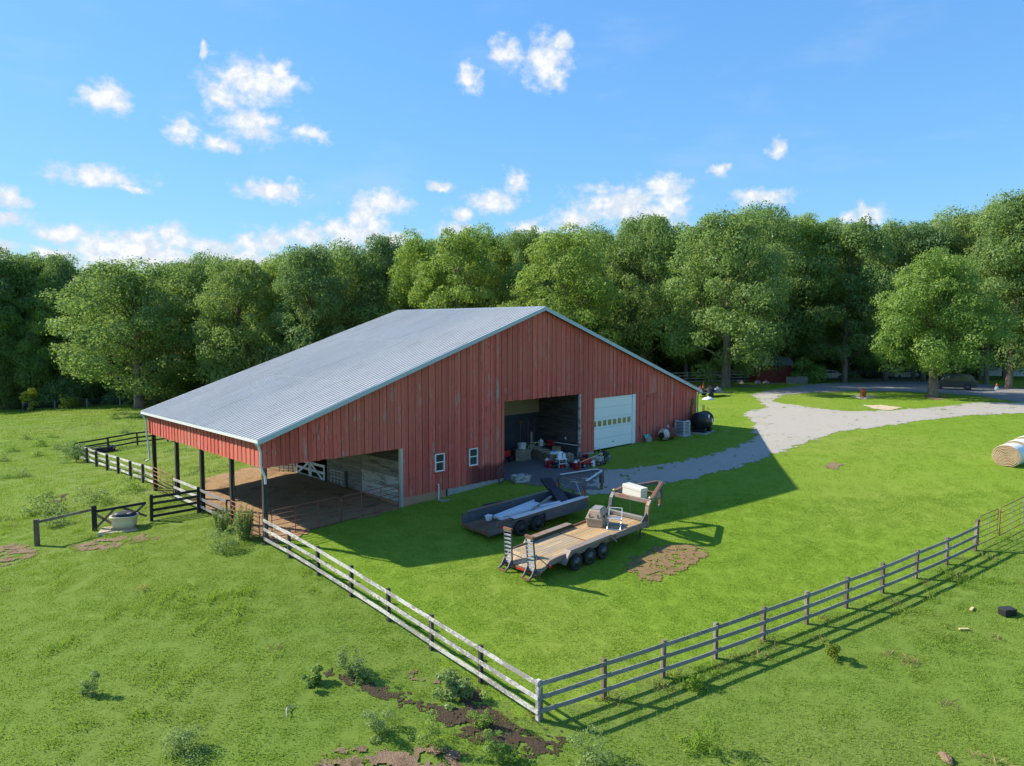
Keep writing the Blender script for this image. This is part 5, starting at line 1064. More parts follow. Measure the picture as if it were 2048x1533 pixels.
sp = thing('trough_slab', 'pale concrete slab under the cream water trough', 'slab', at(-19.75, 35.8), .35); bevel(MB().box(-1.05, 1.05, -.65, .65, -.2, .045).build('slab_body', M['sand'], sp), .03)
# ---- round bales in net wrap
def rbale(label, x, y, rz, L=1.5, r=.74):
    o = thing('round_bale', label, 'hay bale', (x, y, G(x, y)-.05), rz, 'wrapped round bales on the lawn')
    NNb = 48; V = []; F = []; rr = np.random.default_rng(int(abs(x)*10)); xs_ = np.linspace(0, L, 10)
    for i, xx in enumerate(xs_):
        k_ = 1 - .03*(abs(xx/L-.5)*2)**6
        for k in range(NNb):
            t_ = 2*math.pi*k/NNb; q = r*k_*(1 + .008*math.sin(3*t_)+(.008*rr.random())); z = r + q*math.sin(t_); z = max(z, .05); V.append((xx, q*1.08*math.cos(t_), z*.95))
    for i in range(9):
        for k in range(NNb): F.append((i*NNb+k, i*NNb+(k+1) % NNb, (i+1)*NNb+(k+1) % NNb, (i+1)*NNb+k))
    MB().add(V, F).build('net_wrap', M['net_wrap'], o, True)
    for xe, sg in ((0, -1), (L, 1)):        # hay end wound in a spiral of ridges
        V = []; F = []; nr = 15
        for i in range(nr+1):
            for k in range(NNb):
                t_ = 2*math.pi*k/NNb; q = r*.985*i/nr; d = (.022*math.sin(i*math.pi + t_) + .02*rr.random()) if 0 < i < nr else 0
                V.append((xe + sg*(.03 + d - .02*(i/nr)**4), q*1.08*math.cos(t_), .95*max(r + q*math.sin(t_), .055)))
        for i in range(nr):
            for k in range(NNb): F.append((i*NNb+k, i*NNb+(k+1) % NNb, (i+1)*NNb+(k+1) % NNb, (i+1)*NNb+k))
        MB().add(V, F).build('hay_end', M['straw'], o)
    return o
ba = .66
rbale('round hay bale in white net wrap, its coiled brown end facing the lawn', 30.6, 43.95, ba); rbale('second white-wrapped round bale, end to end behind the first', 30.6+math.cos(ba)*1.56, 43.95+math.sin(ba)*1.56, ba); rbale('third white-wrapped round bale, farthest in the row at the picture edge', 30.6+math.cos(ba)*3.12, 43.95+math.sin(ba)*3.12, ba)
# ---- burn barrel
bb_ = thing('burn_barrel', 'rusty orange steel barrel standing on the lawn below the lane', 'barrel', at(36.3, 73.9)); 
MB().lathe([(.285, 0), (.295, .02), (.285, .04), (.285, .28), (.30, .30), (.285, .32), (.285, .58), (.30, .60), (.285, .62), (.285, .86), (.30, .885), (.28, .885), (.27, .5), (.001, .45)], 28).build('drum', M['rust_barrel'], bb_, True)
MB().lathe([(.287, .30), (.3, .32), (.287, .34)], 28).build('hoop', M['rust_steel'], bb_, True)
# ---- small black box in the near pasture
kb = thing('feed_tub', 'small black rubber box lying in the pasture outside the grey fence', 'box', at(19.25, 27.1), .2)
bevel(MB().box(-.26, .26, -.18, .18, .0, .24).build('tub_body', M['black_plastic'], kb), .02); MB().box(-.27, .27, -.19, .19, .24, .27).build('rim', M['cover_black'], kb)
for i, (x, y, lab) in enumerate(((16.95, 26.1, 'pale scrap of wood on the pasture beside the black box'), (18.2, 27.6, 'small pale chip on the pasture next to the black box'), (12.0, 18.95, 'brown stone half sunk in the near pasture'), (-6.6, 20.1, 'bent white stick lying in the near pasture'))):
    o = thing(('wood_scrap', 'wood_chip', 'stone', 'stick')[i], lab, ('scrap', 'chip', 'stone', 'stick')[i], at(x, y, .02), i*.8)
    if i < 2: bevel(MB().box(-.18, .18, -.05, .05, .0, .06).build('piece', M['rope'], o), .01); MB().box(-.05, .10, .05, .09, .0, .04).build('splinter', M['tool_wood'], o)
    elif i == 2: lump(61, .26, .16, .13).build('stone_body', M['bare_soil'], o, True); lump(62, .10, .08, .06).build('stone_chip', M['bare_soil'], o, True)
    else: MB().tube([(-.28, .1, .03), (-.1, 0, .10), (.06, -.12, .08), (.10, -.36, .05)], [.012, .018, .02, .015], 6).build('branch', M['whitewashed'], o); MB().tube([(-.1, 0, .10), (-.16, -.06, .13)], .01, 5).build('twig', M['whitewashed'], o)
# dark cattle feeder in the yard behind the shed
fd = thing('hay_feeder', 'low black feeder lying inside the far yard corner', 'feeder', at(-37.0, 64.3), .9)
MB().tube([(1.1*math.cos(t_*.393), .7*math.sin(t_*.393), .45) for t_ in range(17)], .05, 6).build('rim_tube', M['black_steel'], fd)
MB().lathe([(.95, 0), (1.0, .28), (.9, .30), (.85, .04), (.001, .04)], 20).build('tub', M['cover_black'], fd)
for t_ in range(8): MB().tube([(1.0*math.cos(t_*.785), .68*math.sin(t_*.785), .0), (1.1*math.cos(t_*.785), .7*math.sin(t_*.785), .45)], .04, 5).build('leg', M['black_steel'], fd)

# more of the clutter spilling from the bay
CL = [('paint_can', 'small white paint can in front of the hay row', 'can', 2.95, 47.15, 'dirty_white'), ('paint_can', 'dark paint can beside the grey pail', 'can', 3.95, 46.75, 'cover_black'), ('paint_can', 'red tin next to the white jug behind the bucket', 'can', 4.6, 46.55, 'red_plastic'), ('paint_can', 'grey tin at the foot of the wooden block', 'can', 4.9, 47.9, 'galv'), ('paint_can', 'white tin at the outer end of the rubbish', 'can', 6.6, 48.3, 'dirty_white'), ('paint_can', 'blue tin on the ground by the hay row', 'can', 3.75, 47.2, 'blue_plastic')]
for i, (nm, lab, cat, x, y, mt_) in enumerate(CL): pail(nm, lab, *at(x, y), .15, .30, mt_, False, open_=False, cat=cat)
for i, (x, y, sx, sy, sz, mt_, lab) in enumerate(((4.75, 47.75, .28, .22, .30, 'cover_black', 'black crate by the wooden block'), (5.75, 48.15, .32, .24, .24, 'tan_plastic', 'brown carton among the sacks by the pier'), (6.15, 48.25, .22, .2, .2, 'dirty_white', 'pale carton among the sacks by the pier'), (1.35, 51.5, .3, .24, .5, 'cover_black', 'dark crate on the floor behind the hay row'), (3.1, 49.2, .3, .25, .75, 'tan_board', 'brown box standing behind the hay row'))):
    o = thing('crate', lab, 'crate', at(x, y), .4+i); bevel(MB().box(-sx, sx, -sy, sy, 0, sz).build('crate_body', M[mt_], o), .015); MB().box(-sx*1.03, sx*1.03, -sy*1.03, sy*1.03, sz+.002, sz+.03).build('crate_rim', M[mt_], o)
mp = thing('pole', 'thin tan pole lying against the dark trailer neck', 'pole', at(5.0, 44.9), .6); MB().tube([(-.9, 0, .9), (.9, .1, 1.25)], .025, 6).build('shaft', M['rope'], mp); MB().box(.85, 1.0, .0, .2, 1.2, 1.3).build('pole_head', M['rope'], mp); MB().tube([(-.9, 0, 0), (-.9, 0, .92)], .03, 6).build('stake', M['rust_steel'], mp)

for i, (x, y, s_, lab) in enumerate(((2.35, 47.6, 1.3, 'white jug on the ground between the red bucket and the hay row'), (5.35, 46.75, 1.4, 'white jug lying at the front of the rubbish by the pier'), (4.45, 47.15, 1.3, 'white jug standing behind the large red bucket, by the black bag'), (6.0, 47.95, 1.2, 'white jug at the pier end of the rubbish'))): jug(lab, x, y, G(x, y), s_, 'white_plastic', i*1.1)
pail('bucket', 'red bucket on its own near the pier, behind the sacks', *at(5.0, 48.35), .26, .38, 'red_plastic'); pail('bucket', 'black bucket beside the step stool', *at(2.85, 46.55), .22, .34, 'cover_black')

def machine(label, x, y, rz, body, frame):
    o = thing('garden_machine', label, 'machine', at(x, y), rz); bevel(MB().box(-.32, .32, -.24, .24, .22, .56).build('engine_cover', M[body], o), .04); MB().box(-.40, .40, -.28, .28, .14, .20).build('deck', M[frame], o)
    for sx in (-.3, .3):
        for sy in (-1, 1): wheel(o, sx, sy*.32, .14, .08, sy, 'rim_grey')
    MB().tube([(-.35, -.2, .2), (-.85, -.2, .95), (-.85, .2, .95), (-.35, .2, .2)], .018, 6).build('handle', M[frame], o); MB().lathe([(.09, 0), (.10, .06), (.04, .10)], 12, org=(.1, 0, .56)).build('cap', M['black_plastic'], o)
machine('red walk-behind mower among the clutter at the bay mouth', 4.85, 46.75, .5, 'red_plastic', 'black_steel'); machine('black and white garden machine by the pier', 5.75, 47.25, 2.4, 'dirty_white', 'black_steel'); machine('dark garden machine against the red pier', 6.25, 48.35, .9, 'cover_black', 'galv')

# ------------------------------------------------------------------ trees, shrubs and weeds
def leaf_mesh(name, P, Nn, size, tint, mat, rs, bend=.25, aspect=.62):
    n = len(P); a = rs.normal(size=(n, 3)); a -= (a*Nn).sum(1)[:, None]*Nn; a /= np.linalg.norm(a, axis=1)[:, None]; b = np.cross(Nn, a)
    s = (size*(.65 + .7*rs.random(n)))[:, None]
    V = np.stack([P - a*s*.5, P - b*s*aspect*.5 - Nn*s*bend*.3, P + a*s*.5 - Nn*s*bend*.5, P + b*s*aspect*.5 - Nn*s*bend*.3], 1).reshape(-1, 3)
    k = np.arange(n)*4; F = np.stack([np.stack([k, k+1, k+2], -1), np.stack([k, k+2, k+3], -1)], 1).reshape(-1, 3)
    me = npmesh(name, V, F, [mat]); at_ = me.attributes.new('tint', 'FLOAT', 'POINT'); at_.data.foreach_set('value', np.repeat(tint, 4).astype(np.float32)); return me
def crown_points(rs, npuff, nleaf, envelope, puff_r, flat=.68, inner=.25):
    C = []; tries = 0; lo_ = rs.random(2)*6.28
    while len(C) < npuff and tries < npuff*60:
        tries += 1; t_ = rs.random()**.85; r_ = envelope(t_)[0]; z = envelope(t_)[1]; th_ = rs.random()*2*np.pi
        q = 1.06 - inner*rs.random() if rs.random() < .8 else rs.random()*.7
        lb = 1 + .16*math.sin(th_*2 + lo_[0] + t_*3) + .12*math.sin(th_*3 + lo_[1] - t_*4); c = np.array([math.cos(th_)*r_*q*lb, math.sin(th_)*r_*q*lb, z + rs.normal()*.3])
        pr_ = puff_r*(.55 + .75*rs.random())
        if all(np.linalg.norm(c - k[0]) > .58*max(pr_, k[1]) for k in C): C.append((c, pr_, rs.random()))
    wts = np.array([c[1]**2 for c in C]); wts /= wts.sum(); pi = rs.choice(len(C), nleaf, p=wts)
    d = rs.normal(size=(nleaf, 3)); d[:, 2] += .25; d /= np.linalg.norm(d, axis=1)[:, None]
    cc = np.array([c[0] for c in C])[pi]; pr_ = np.array([c[1] for c in C])[pi]; pt_ = np.array([c[2] for c in C])[pi]
    rad = pr_*(.68 + .38*rs.random(nleaf)**.7)*(1 + .18*np.sin(d[:, 0]*7 + pi)*np.sin(d[:, 1]*6 + pi*2))
    rad = rad*np.where(rs.random(nleaf) < .10, 1.08 + .32*rs.random(nleaf), 1.0)
    P = cc + d*rad[:, None]*np.array([1, 1, flat]); Nn = d + rs.normal(size=(nleaf, 3))*.42 + np.array([0, 0, .15]); Nn /= np.linalg.norm(Nn, axis=1)[:, None]
    return C, P, Nn, np.clip(.55*pt_ + .45*rs.random(nleaf), 0, 1)
def tree_proto(seed, Ht, base, rad, npuff, nleaf, leaf, mat, puff=2.0, shape=1.0, trunk_r=.38, lean=0.0):
    rs = np.random.default_rng(seed)
    env = lambda t_: (rad*(math.sin(math.pi*min(1, max(0, .10 + .86*t_**shape)))**.62)*(.9 + .2*rs.random()), Ht*base + (Ht*(1-base) - puff*.5)*t_)
    C, P, Nn, T = crown_points(rs, npuff, nleaf, env, puff)
    cm = leaf_mesh('crown', P, Nn, np.full(nleaf, leaf), T, mat, rs)
    tr = MB(); pts = [(0, 0, -.5), (.0, 0, .6), (lean*.3, .05, Ht*.25), (lean*.7, -.1, Ht*.5), (lean, .1, Ht*.82)]
    tr.tube(pts, [trunk_r*1.5, trunk_r*1.05, trunk_r*.85, trunk_r*.55, trunk_r*.12], 10)
    order = sorted(C, key=lambda c: c[0][2])
    for c, pr_, q in order[::max(1, len(C)//22)]:
        z0 = max(Ht*base*.85, min(c[2]-1.2, Ht*.75))*(.8); m_ = (c[0]*.45, c[1]*.45, z0 + (c[2]-z0)*.55)
        tr.tube([(lean*z0/Ht, 0, z0), m_, tuple(c)], [trunk_r*.30, trunk_r*.17, trunk_r*.04], 6)
    return tr.mesh('trunk', M['bark'], True), cm
PROTO = [
    tree_proto(1, 20, .08, 7.2, 130, 44000, .30, M['leaf_oak'], 1.75, .9, .55),
    tree_proto(2, 22, .14, 6.0, 105, 40000, .30, M['leaf_oak'], 1.75, .8, .42),
    tree_proto(3, 22, .14, 5.8, 95, 38000, .29, M['leaf_light'], 1.8, .75, .36),
    tree_proto(4, 22, .10, 6.2, 110, 40000, .30, M['leaf_dark'], 1.8, .85, .42),
    tree_proto(5, 22, .30, 4.8, 60, 24000, .30, M['leaf_dark'], 1.6, .7, .32, .8),
    tree_proto(16, 13, .22, 4.4, 130, 42000, .21, M['leaf_light'], 1.15, .50, .40),
    tree_proto(7, 23, .26, 5.6, 70, 26000, .30, M['leaf_oak'], 1.7, .7, .40, -1.0),
    tree_proto(28, 22, .10, 5.4, 80, 34000, .30, M['leaf_oak'], 2.1, 1.15, .40, .6),
    tree_proto(29, 21, .16, 5.2, 120, 36000, .27, M['leaf_light'], 1.35, .9, .36, -.6),
]
PH = [20, 22, 22, 22, 22, 13, 23, 22, 21]
def tree(px, d, ytop, wpx, proto, label, group=None, zoff=0.0):
    x = (px-1024)/1435.5*d; y = d; z = H(x, y) - .1 + zoff
    top = 10 + d*(655.6 - ytop)/1435.5 - .0
    s = (top - z)/(PH[proto]*.985); R0 = [7.2, 6.0, 5.8, 6.2, 4.8, 4.6, 5.6, 5.4, 5.2][proto] + .6
    sx = min(1.6, max(.55, 1.12*wpx*d/1435.5/R0))
    o = thing('tree', label, 'tree', (x, y, z), random.random()*6.28, group); o.scale = (sx, sx*random.uniform(.92, 1.08), s)
    link('trunk', PROTO[proto][0], o); link('crown', PROTO[proto][1], o); return o
FRONT = [(-25, 128, 502, 75, 3, 'dark broad tree at the left edge of the far wood, behind the cow'), (62, 131, 512, 62, 1, 'tree behind the cow, just right of the picture-edge tree'),
 (128, 131, 518, 52, 3, 'dark slim tree left of the gap in the wood skyline'), (182, 134, 537, 40, 4, 'small pointed tree at the dip in the wood skyline'),
 (275, 112, 528, 128, 0, 'huge round-crowned oak in front of the wood, beyond the yard fence'), (398, 122, 518, 58, 7, 'tree just right of the huge round oak'),
 (478, 108, 520, 78, 0, 'pale-edged bushy tree above the low end of the barn roof'), (560, 113, 527, 62, 8, 'tree behind the middle of the lower roof slope'),
 (622, 104, 500, 72, 3, 'dark dense tree right of the pale bushy one, over the roof slope'), (705, 109, 496, 60, 7, 'even-topped tree over the upper roof slope'),
 (772, 112, 480, 58, 3, 'tall dark tree just left of the far ridge end'), (842, 105, 472, 62, 2, 'tree above the far ridge end with a rounded dark top'),
 (918, 99, 466, 70, 8, 'tree above the first third of the ridge'), (985, 106, 460, 58, 2, 'pale green tree above the middle of the ridge'),
 (1050, 101, 460, 52, 1, 'tree left of the bright green tree behind the gable peak'), (1128, 90, 456, 82, 2, 'bright light-green tree right behind the gable peak'),
 (1205, 101, 464, 58, 7, 'tree just right of the bright green one behind the peak'), (1288, 97, 434, 78, 0, 'tall oak behind the right roof slope'),
 (1372, 100, 456, 56, 2, 'yellowish tree between the tall oak and the front oak'), (1453, 85.4, 430, 112, 0, 'large front oak with thick trunk by the barn corner'),
 (1528, 96, 420, 66, 7, 'tall tree right of the front oak, above the red shed'), (1608, 98, 440, 72, 8, 'tree above the stacked pallets'),
 (1690, 95, 444, 78, 1, 'oak with a pale bare trunk beside the lane, mid wood'), (1772, 100, 452, 66, 6, 'open-crowned tree behind the rusty barrel'),
 (1848, 99, 450, 66, 4, 'dark tree behind the lone lawn tree'), (1869, 73.9, 512, 94, 5, 'lone round lawn tree between lane and gravel, bright green'),
 (1918, 100, 430, 70, 7, 'tall tree behind the dark car'), (1975, 94, 416, 60, 6, 'tall open tree right of the dark car'),
 (2020, 85, 392, 86, 6, 'tallest tree at the right edge with a pale forked trunk'), (2105, 84, 390, 90, 1, 'tall tree cut by the right picture edge')]
for (px, d, yt, wp, pr_, lab) in FRONT: tree(px, d, yt, wp, pr_, lab, 'trees at the front of the wood')
rs0 = random.Random(3)
MARK = [(-40, 'the left picture-edge tree'), (60, 'the black cow'), (140, 'the slim tree by the skyline gap'), (240, 'the left half of the huge round oak'), (330, 'the right half of the huge round oak'), (400, 'the tree right of the huge oak'), (480, 'the pale bushy tree'), (560, 'the middle of the lower roof slope'), (630, 'the dark dense tree over the roof'), (705, 'the even-topped tree over the roof'), (775, 'the far ridge end'), (845, 'the round dark-topped tree'), (920, 'the first third of the ridge'), (990, 'the middle of the ridge'), (1060, 'the last third of the ridge'), (1130, 'the bright green tree at the peak'), (1210, 'the roof slope just right of the peak'), (1290, 'the tall oak over the right roof slope'), (1370, 'the right eave of the barn'), (1450, 'the large front oak'), (1530, 'the red shed'), (1610, 'the stacked pallets'), (1690, 'the oak with the bare trunk'), (1770, 'the rusty barrel'), (1850, 'the lone lawn tree'), (1920, 'the dark car'), (1980, 'the tall open tree on the right'), (2030, 'the tallest right tree'), (2110, 'the right picture-edge tree')]
SKY = [(-40, 505), (60, 515), (160, 530), (205, 556), (280, 532), (400, 521), (500, 520), (600, 505), (720, 497), (830, 480), (930, 466), (1080, 458), (1200, 467), (1300, 438), (1400, 458), (1480, 425), (1600, 442), (1700, 446), (1800, 455), (1900, 432), (2000, 405), (2150, 390)]
def skyline(px): return float(np.interp(px, [p[0] for p in SKY], [p[1] for p in SKY]))
for row, (dd, n, lift) in enumerate(((9, 36, 10), (20, 30, 6), (36, 24, 12))):
    for i in range(n):
        px = -60 + 2190*(i + .5*(row % 2) + rs0.uniform(-.25, .25))/n; d0 = float(np.interp(px, [0, 300, 700, 1100, 1500, 2048], [124, 118, 110, 99, 98, 96])) + dd
        if 190 < px < 225: continue
        if 1640 < px < 1810 and row == 0: continue
        tree(px, d0, skyline(px) + lift + rs0.uniform(-4, 22), rs0.uniform(52, 72), rs0.choice([1, 3, 7, 2, 3, 8, 4]), '%s-row wood tree behind %s' % (('second', 'third', 'farthest')[row], min(MARK, key=lambda m: abs(m[0]-px))[1]), 'trees deep in the wood')
# undergrowth along the wood (one mass)
def shrub_mesh(seed, h, r, n, leaf, mat):
    rs = np.random.default_rng(seed); env = lambda t_: (r*math.sin(math.pi*(.15 + .8*t_))**.7, h*(.12 + .8*t_))
    C, P, Nn, T = crown_points(rs, 16, n, env, r*.45); return leaf_mesh('foliage', P, Nn, np.full(n, leaf), T, mat, rs)
ux, uy, us = [], [], []
for i in range(260):
    px = rs0.uniform(-40, 1640) if i < 210 else rs0.uniform(1620, 2100); d = float(np.interp(px, [0, 300, 700, 1100, 1400, 1500, 2048], [127, 121, 112, 101, 100, 101, 112])) + rs0.uniform(3.5, 18)
    ux.append((px-1024)/1435.5*d); uy.append(d); us.append(rs0.uniform(.5, 1.25))
ux, uy = np.array(ux), np.array(uy)
scatter('undergrowth', shrub_mesh(31, 4.2, 2.6, 2600, .34, M['leaf_dark']), ux, uy, hz(ux, uy)-.2, np.array(us), 'dark undergrowth filling the foot of the wood')
k = np.arange(len(ux)) % 4 == 0
scatter('undergrowth', shrub_mesh(32, 1.6, 1.4, 900, .24, M['leaf_weed']), ux[k]+1, uy[k]-3.5, hz(ux[k]+1, uy[k]-3.5)-.1, np.array(us)[k], 'low pale scrub along the edge of the wood')
def bush(name, label, cat, x, y, h, r, n, leaf, mat, seed, group=None, stem=True):
    o = thing(name, label, cat, (x, y, G(x, y)), seed*.7, group); link('foliage', shrub_mesh(seed, h, r, n, leaf, M[mat]), o)
    if stem: MB().tube([(0, 0, -.1), (.02, 0, h*.35), (.05, .03, h*.7)], [h*.035, h*.025, h*.008], 6).build('stem', M['bark'], o)
    return o
bush('shrub', 'rounded green shrub beside the stacked pallets', 'shrub', 38.4, 93.5, 3.0, 2.0, 3000, .26, 'leaf_light', 51)
bush('sapling', 'bright yellow-green young tree at the foot of the far wood', 'sapling', -80.5, 119.0, 3.8, 1.25, 1600, .26, 'leaf_yellow', 52)
bush('sapling', 'smaller yellow-green sapling beside the cow', 'sapling', -75.5, 121.0, 2.2, 1.5, 900, .26, 'leaf_yellow', 53)
bush('weed_clump', 'wide low weed clump in front of the tall feathery weed', 'weed', -13.2, 32.5, .55, .85, 1500, .08, 'leaf_weed', 56)
bush('weed_clump', 'dark weed clump at the far corner of the white yard fence', 'weed', -36.6, 59.6, 1.6, .9, 1500, .12, 'leaf_dark', 57)
def stem_weed(label, x, y, h, r, nst, per, leaf, mat, seed):
    rs = np.random.default_rng(seed); o = thing('tall_weed', label, 'weed', (x, y, G(x, y)), seed, 'tall weeds by the shed'); P = []; st_ = MB()
    for i in range(nst):
        a = rs.random()*6.283; q = r*math.sqrt(rs.random()); hh = h*(.55 + .45*rs.random())*(1 - .25*q/r); b0 = np.array([math.cos(a)*q*.45, math.sin(a)*q*.45, 0]); tp = np.array([math.cos(a)*q, math.sin(a)*q, hh])
        st_.tube([tuple(b0), tuple(b0*.4 + tp*.6), tuple(tp)], [.012, .008, .003], 4); t_ = rs.random(per)**.8; P.append(b0*(1-t_)[:, None] + tp*t_[:, None] + rs.normal(size=(per, 3))*np.array([.06, .06, .04])*(1.25 - t_)[:, None])
    P = np.concatenate(P); P[:, 2] = np.abs(P[:, 2]) + .03; Nn = rs.normal(size=P.shape) + np.array([-.3, 0, .8]); Nn /= np.linalg.norm(Nn, axis=1)[:, None]
    link('foliage', leaf_mesh('foliage', P, Nn, np.full(len(P), leaf), rs.random(len(P)), M[mat], rs, aspect=.4), o); st_.build('stems', M['leaf_light'], o)
stem_weed('tall feathery green weed by the red gate at the shed corner', -12.75, 33.55, 1.95, .55, 46, 75, .085, 'leaf_weed', 54)
stem_weed('lower weed beside the tall feathery one, by the grey boards', -14.4, 34.9, 1.3, .55, 34, 60, .085, 'leaf_weed', 55)
NEARW = [(-5.36,22.33),(-4.77,22.01),(-1.81,21.25),(2.15,18.72),(-2.22,18.77),(-3.68,19.31),(-7.23,21.65),(-6.20,21.58),(-6.21,20.80),(-8.69,18.30),(-0.90,19.96),(5.92,22.30),(11.15,24.10),(5.27,19.18),(-13.55,23.72),(-12.68,20.81),(-15.36,21.20),(-9.98,19.89),(-0.30,18.48),(4.17,21.53)]
NL = ['pale silvery weed clump at the upper end of the mud track', 'silvery weed clump just below the upper end of the mud track', 'broad weed clump beside the white fence above the brown path', 'large silvery weed bush just below the fence corner', 'leafy weed in the middle of the soil heap', 'weed clump between the mud track and the soil heap', 'small leafy weed alone left of the mud track', 'broad-leaved weed cluster left of the mud track', 'broad-leaved weed cluster nearest below the track start', 'dark low weed clump by the bottom edge, left of the soil heap', 'weed clump inside the fork of the mud tracks', 'weedy tuft under the grey fence beside its second post', 'yellow-green grass clump outside the grey fence, mid run', 'rough weedy clump at the bottom edge, right of the fence corner', 'small dark weed high in the left pasture', 'dark weed tuft in the middle of the left pasture', 'weed clump at the left picture edge of the near pasture', 'small pale weed alone in the near left pasture', 'low weed at the bottom edge below the mud', 'tuft of weeds just outside the grey fence near the corner']
SZ = [(.85, .62), (.7, .6), (.8, .95), (.95, .95), (.6, .7), (.5, .7), (.4, .35), (.45, .6), (.5, .65), (.5, 1.1), (.5, .6), (.45, .6), (.5, .5), (.5, .8), (.3, .45), (.35, .5), (.45, .55), (.3, .35), (.45, .6), (.4, .55)]
MTL = ['leaf_weed', 'leaf_weed', 'leaf_weed', 'leaf_weed', 'leaf_light', 'leaf_weed', 'leaf_light', 'leaf_light', 'leaf_light', 'leaf_weed', 'leaf_light', 'blade_pasture', 'leaf_yellow', 'blade_pasture', 'leaf_weed', 'leaf_weed', 'leaf_weed', 'leaf_weed', 'leaf_light', 'blade_pasture']
for i, (x, y) in enumerate(NEARW):
    if i in (6, 8, 14, 16, 17, 19): continue
    bush('weed_clump', NL[i], 'weed', x, y, SZ[i][0]*.40, SZ[i][1]*.55, 2000, .055 if 'broad' not in NL[i] else .10, MTL[i], 60+i, 'weeds in the near pasture', False)
LEFTW = [(-47.22,67.10),(-44.23,61.75),(-46.73,70.17),(-43.19,67.42),(-37.97,53.30),(-36.95,53.46),(-29.20,44.17),(-24.97,41.87),(-23.67,40.97),(-26.43,39.93),(-42.45,63.35),(-38.80,62.33),(-50.48,77.85),(-51.98,75.98),(-53.24,95.52),(-24.09,37.41),(-23.68,44.20),(-42.99,78.94)]
WL = ['weed clump high in the left pasture, a field-width left of the yard fence corner', 'weed clump at the left picture edge, level with the yard fence corner', 'weed clump far up the left pasture above the yard fence corner', 'weed clump just left of the dark yard fence corner', 'weed clump at the left picture edge below the yard fence', 'weed clump next to the left-edge one below the yard fence', 'weed clump above the left end of the braced fence', 'weed clump above the middle of the braced fence', 'weed clump above the water trough', 'weed clump behind the one-rail fence, left part', 'weed clump in the open between picture edge and yard fence', 'weed clump right at the yard fence corner posts', 'weed clump in the far pasture towards the cow', 'second weed clump in the far pasture towards the cow', 'farthest weed clump, close to the far wood', 'weed clump just above the one-rail fence by its end post', 'weed clump near the last posts of the yard fence', 'weed clump behind the dark far yard fence']
wm = [shrub_mesh(90+i, .36, .7, 1000, .09, M['leaf_weed' if i % 2 else 'leaf_light']) for i in range(4)]
for i, (x, y) in enumerate(LEFTW):
    o = thing('weed_clump', WL[i], 'weed', (x, y, G(x, y)), i*1.3, 'weeds in the far left pasture'); s_ = random.uniform(.7, 1.25); o.scale = (s_*1.15, s_*1.15, s_); link('foliage', wm[i % 4], o)
# creeper on the barn corner
rs = np.random.default_rng(5); n = 500; tt = rs.random(n); P = np.stack([37.2 + .10*np.sin(tt*9) + rs.normal(size=n)*.09, np.full(n, -.10) - rs.random(n)*.06, 1.6 + 2.6*tt], -1); Nn = np.tile(np.array([0, -1., .2]), (n, 1)) + rs.normal(size=(n, 3))*.4; Nn /= np.linalg.norm(Nn, axis=1)[:, None]
cr = thing('creeper', 'green creeper climbing the red wall at the right barn corner', 'climbing plant', (BX, BY, 0), YAW); link('foliage', leaf_mesh('foliage', P, Nn, np.full(n, .11), rs.random(n), M['leaf_light'], rs), cr)
MB().tube([(37.2, -.07, 1.4), (37.25, -.07, 2.4), (37.15, -.07, 3.4), (37.25, -.07, 4.2)], .015, 5).build('stem', M['bark'], cr)
# ------------------------------------------------------------------ far right: shed, house, cars, pallets
sd = thing('garden_shed', 'small dark red shed half hidden under the trees beyond the lane', 'shed', (*(34.4, 96.0), H(34.4, 96)), .12)
for i in range(20): MB().box(-2.5+i*.25+.01, -2.5+(i+1)*.25-.01, -1.52-.012*(i % 2), -1.48, .1, 2.3).build('siding_board', M['shed_red'], sd)
MB().box(-2.5, 2.5, -1.48, 1.5, .0, 2.3).build('shed_body', M['shed_red'], sd)
MB().prism([(-2.75, -1.85, 2.25), (-2.75, 0, 3.3), (-2.75, 1.85, 2.25), (-2.75, 1.85, 2.35), (-2.75, 0, 3.42), (-2.75, -1.85, 2.35)], (5.5, 0, 0)).build('roof', M['shed_roof'], sd, fix=True)
MB().prism([(-2.45, -1.5, 2.3), (-2.45, 1.5, 2.3), (-2.45, 0, 3.25)], (4.9, 0, 0)).build('gable_fill', M['shed_red'], sd, fix=True)
dr = MB().box(-.9, .1, -1.56, -1.53, .1, 2.05).build('door', M['shed_red'], sd); MB().box(-.05, .02, -1.60, -1.565, 1.0, 1.1).build('handle', M['black_steel'], dr)
hs = thing('house', 'white house wall glimpsed behind the trees at the right edge', 'house', (82, 116, H(82, 116)), -.25)
for i in range(16): MB().box(-7, 7, -4.03-.008*(i % 2), -4.0, .5+i*.2, .5+(i+1)*.2-.012).build('clapboard', M['house_white'], hs)
MB().box(-7, 7, -4.0, 4, 0, 3.7).build('wall', M['house_white'], hs); MB().prism([(-7.4, -4.6, 3.6), (-7.4, 0, 5.8), (-7.4, 4.6, 3.6), (-7.4, 4.6, 3.75), (-7.4, 0, 5.98), (-7.4, -4.6, 3.75)], (14.8, 0, 0)).build('roof', M['shed_roof'], hs, fix=True)
for x in (-4.5, -1, 3): wn_ = MB().box(x-.55, x+.55, -4.09, -4.045, 1.2, 2.6).build('window', M['white_paint'], hs); MB().box(x-.46, x+.46, -4.11, -4.095, 1.3, 2.5).build('pane', M['window_glass'], wn_)
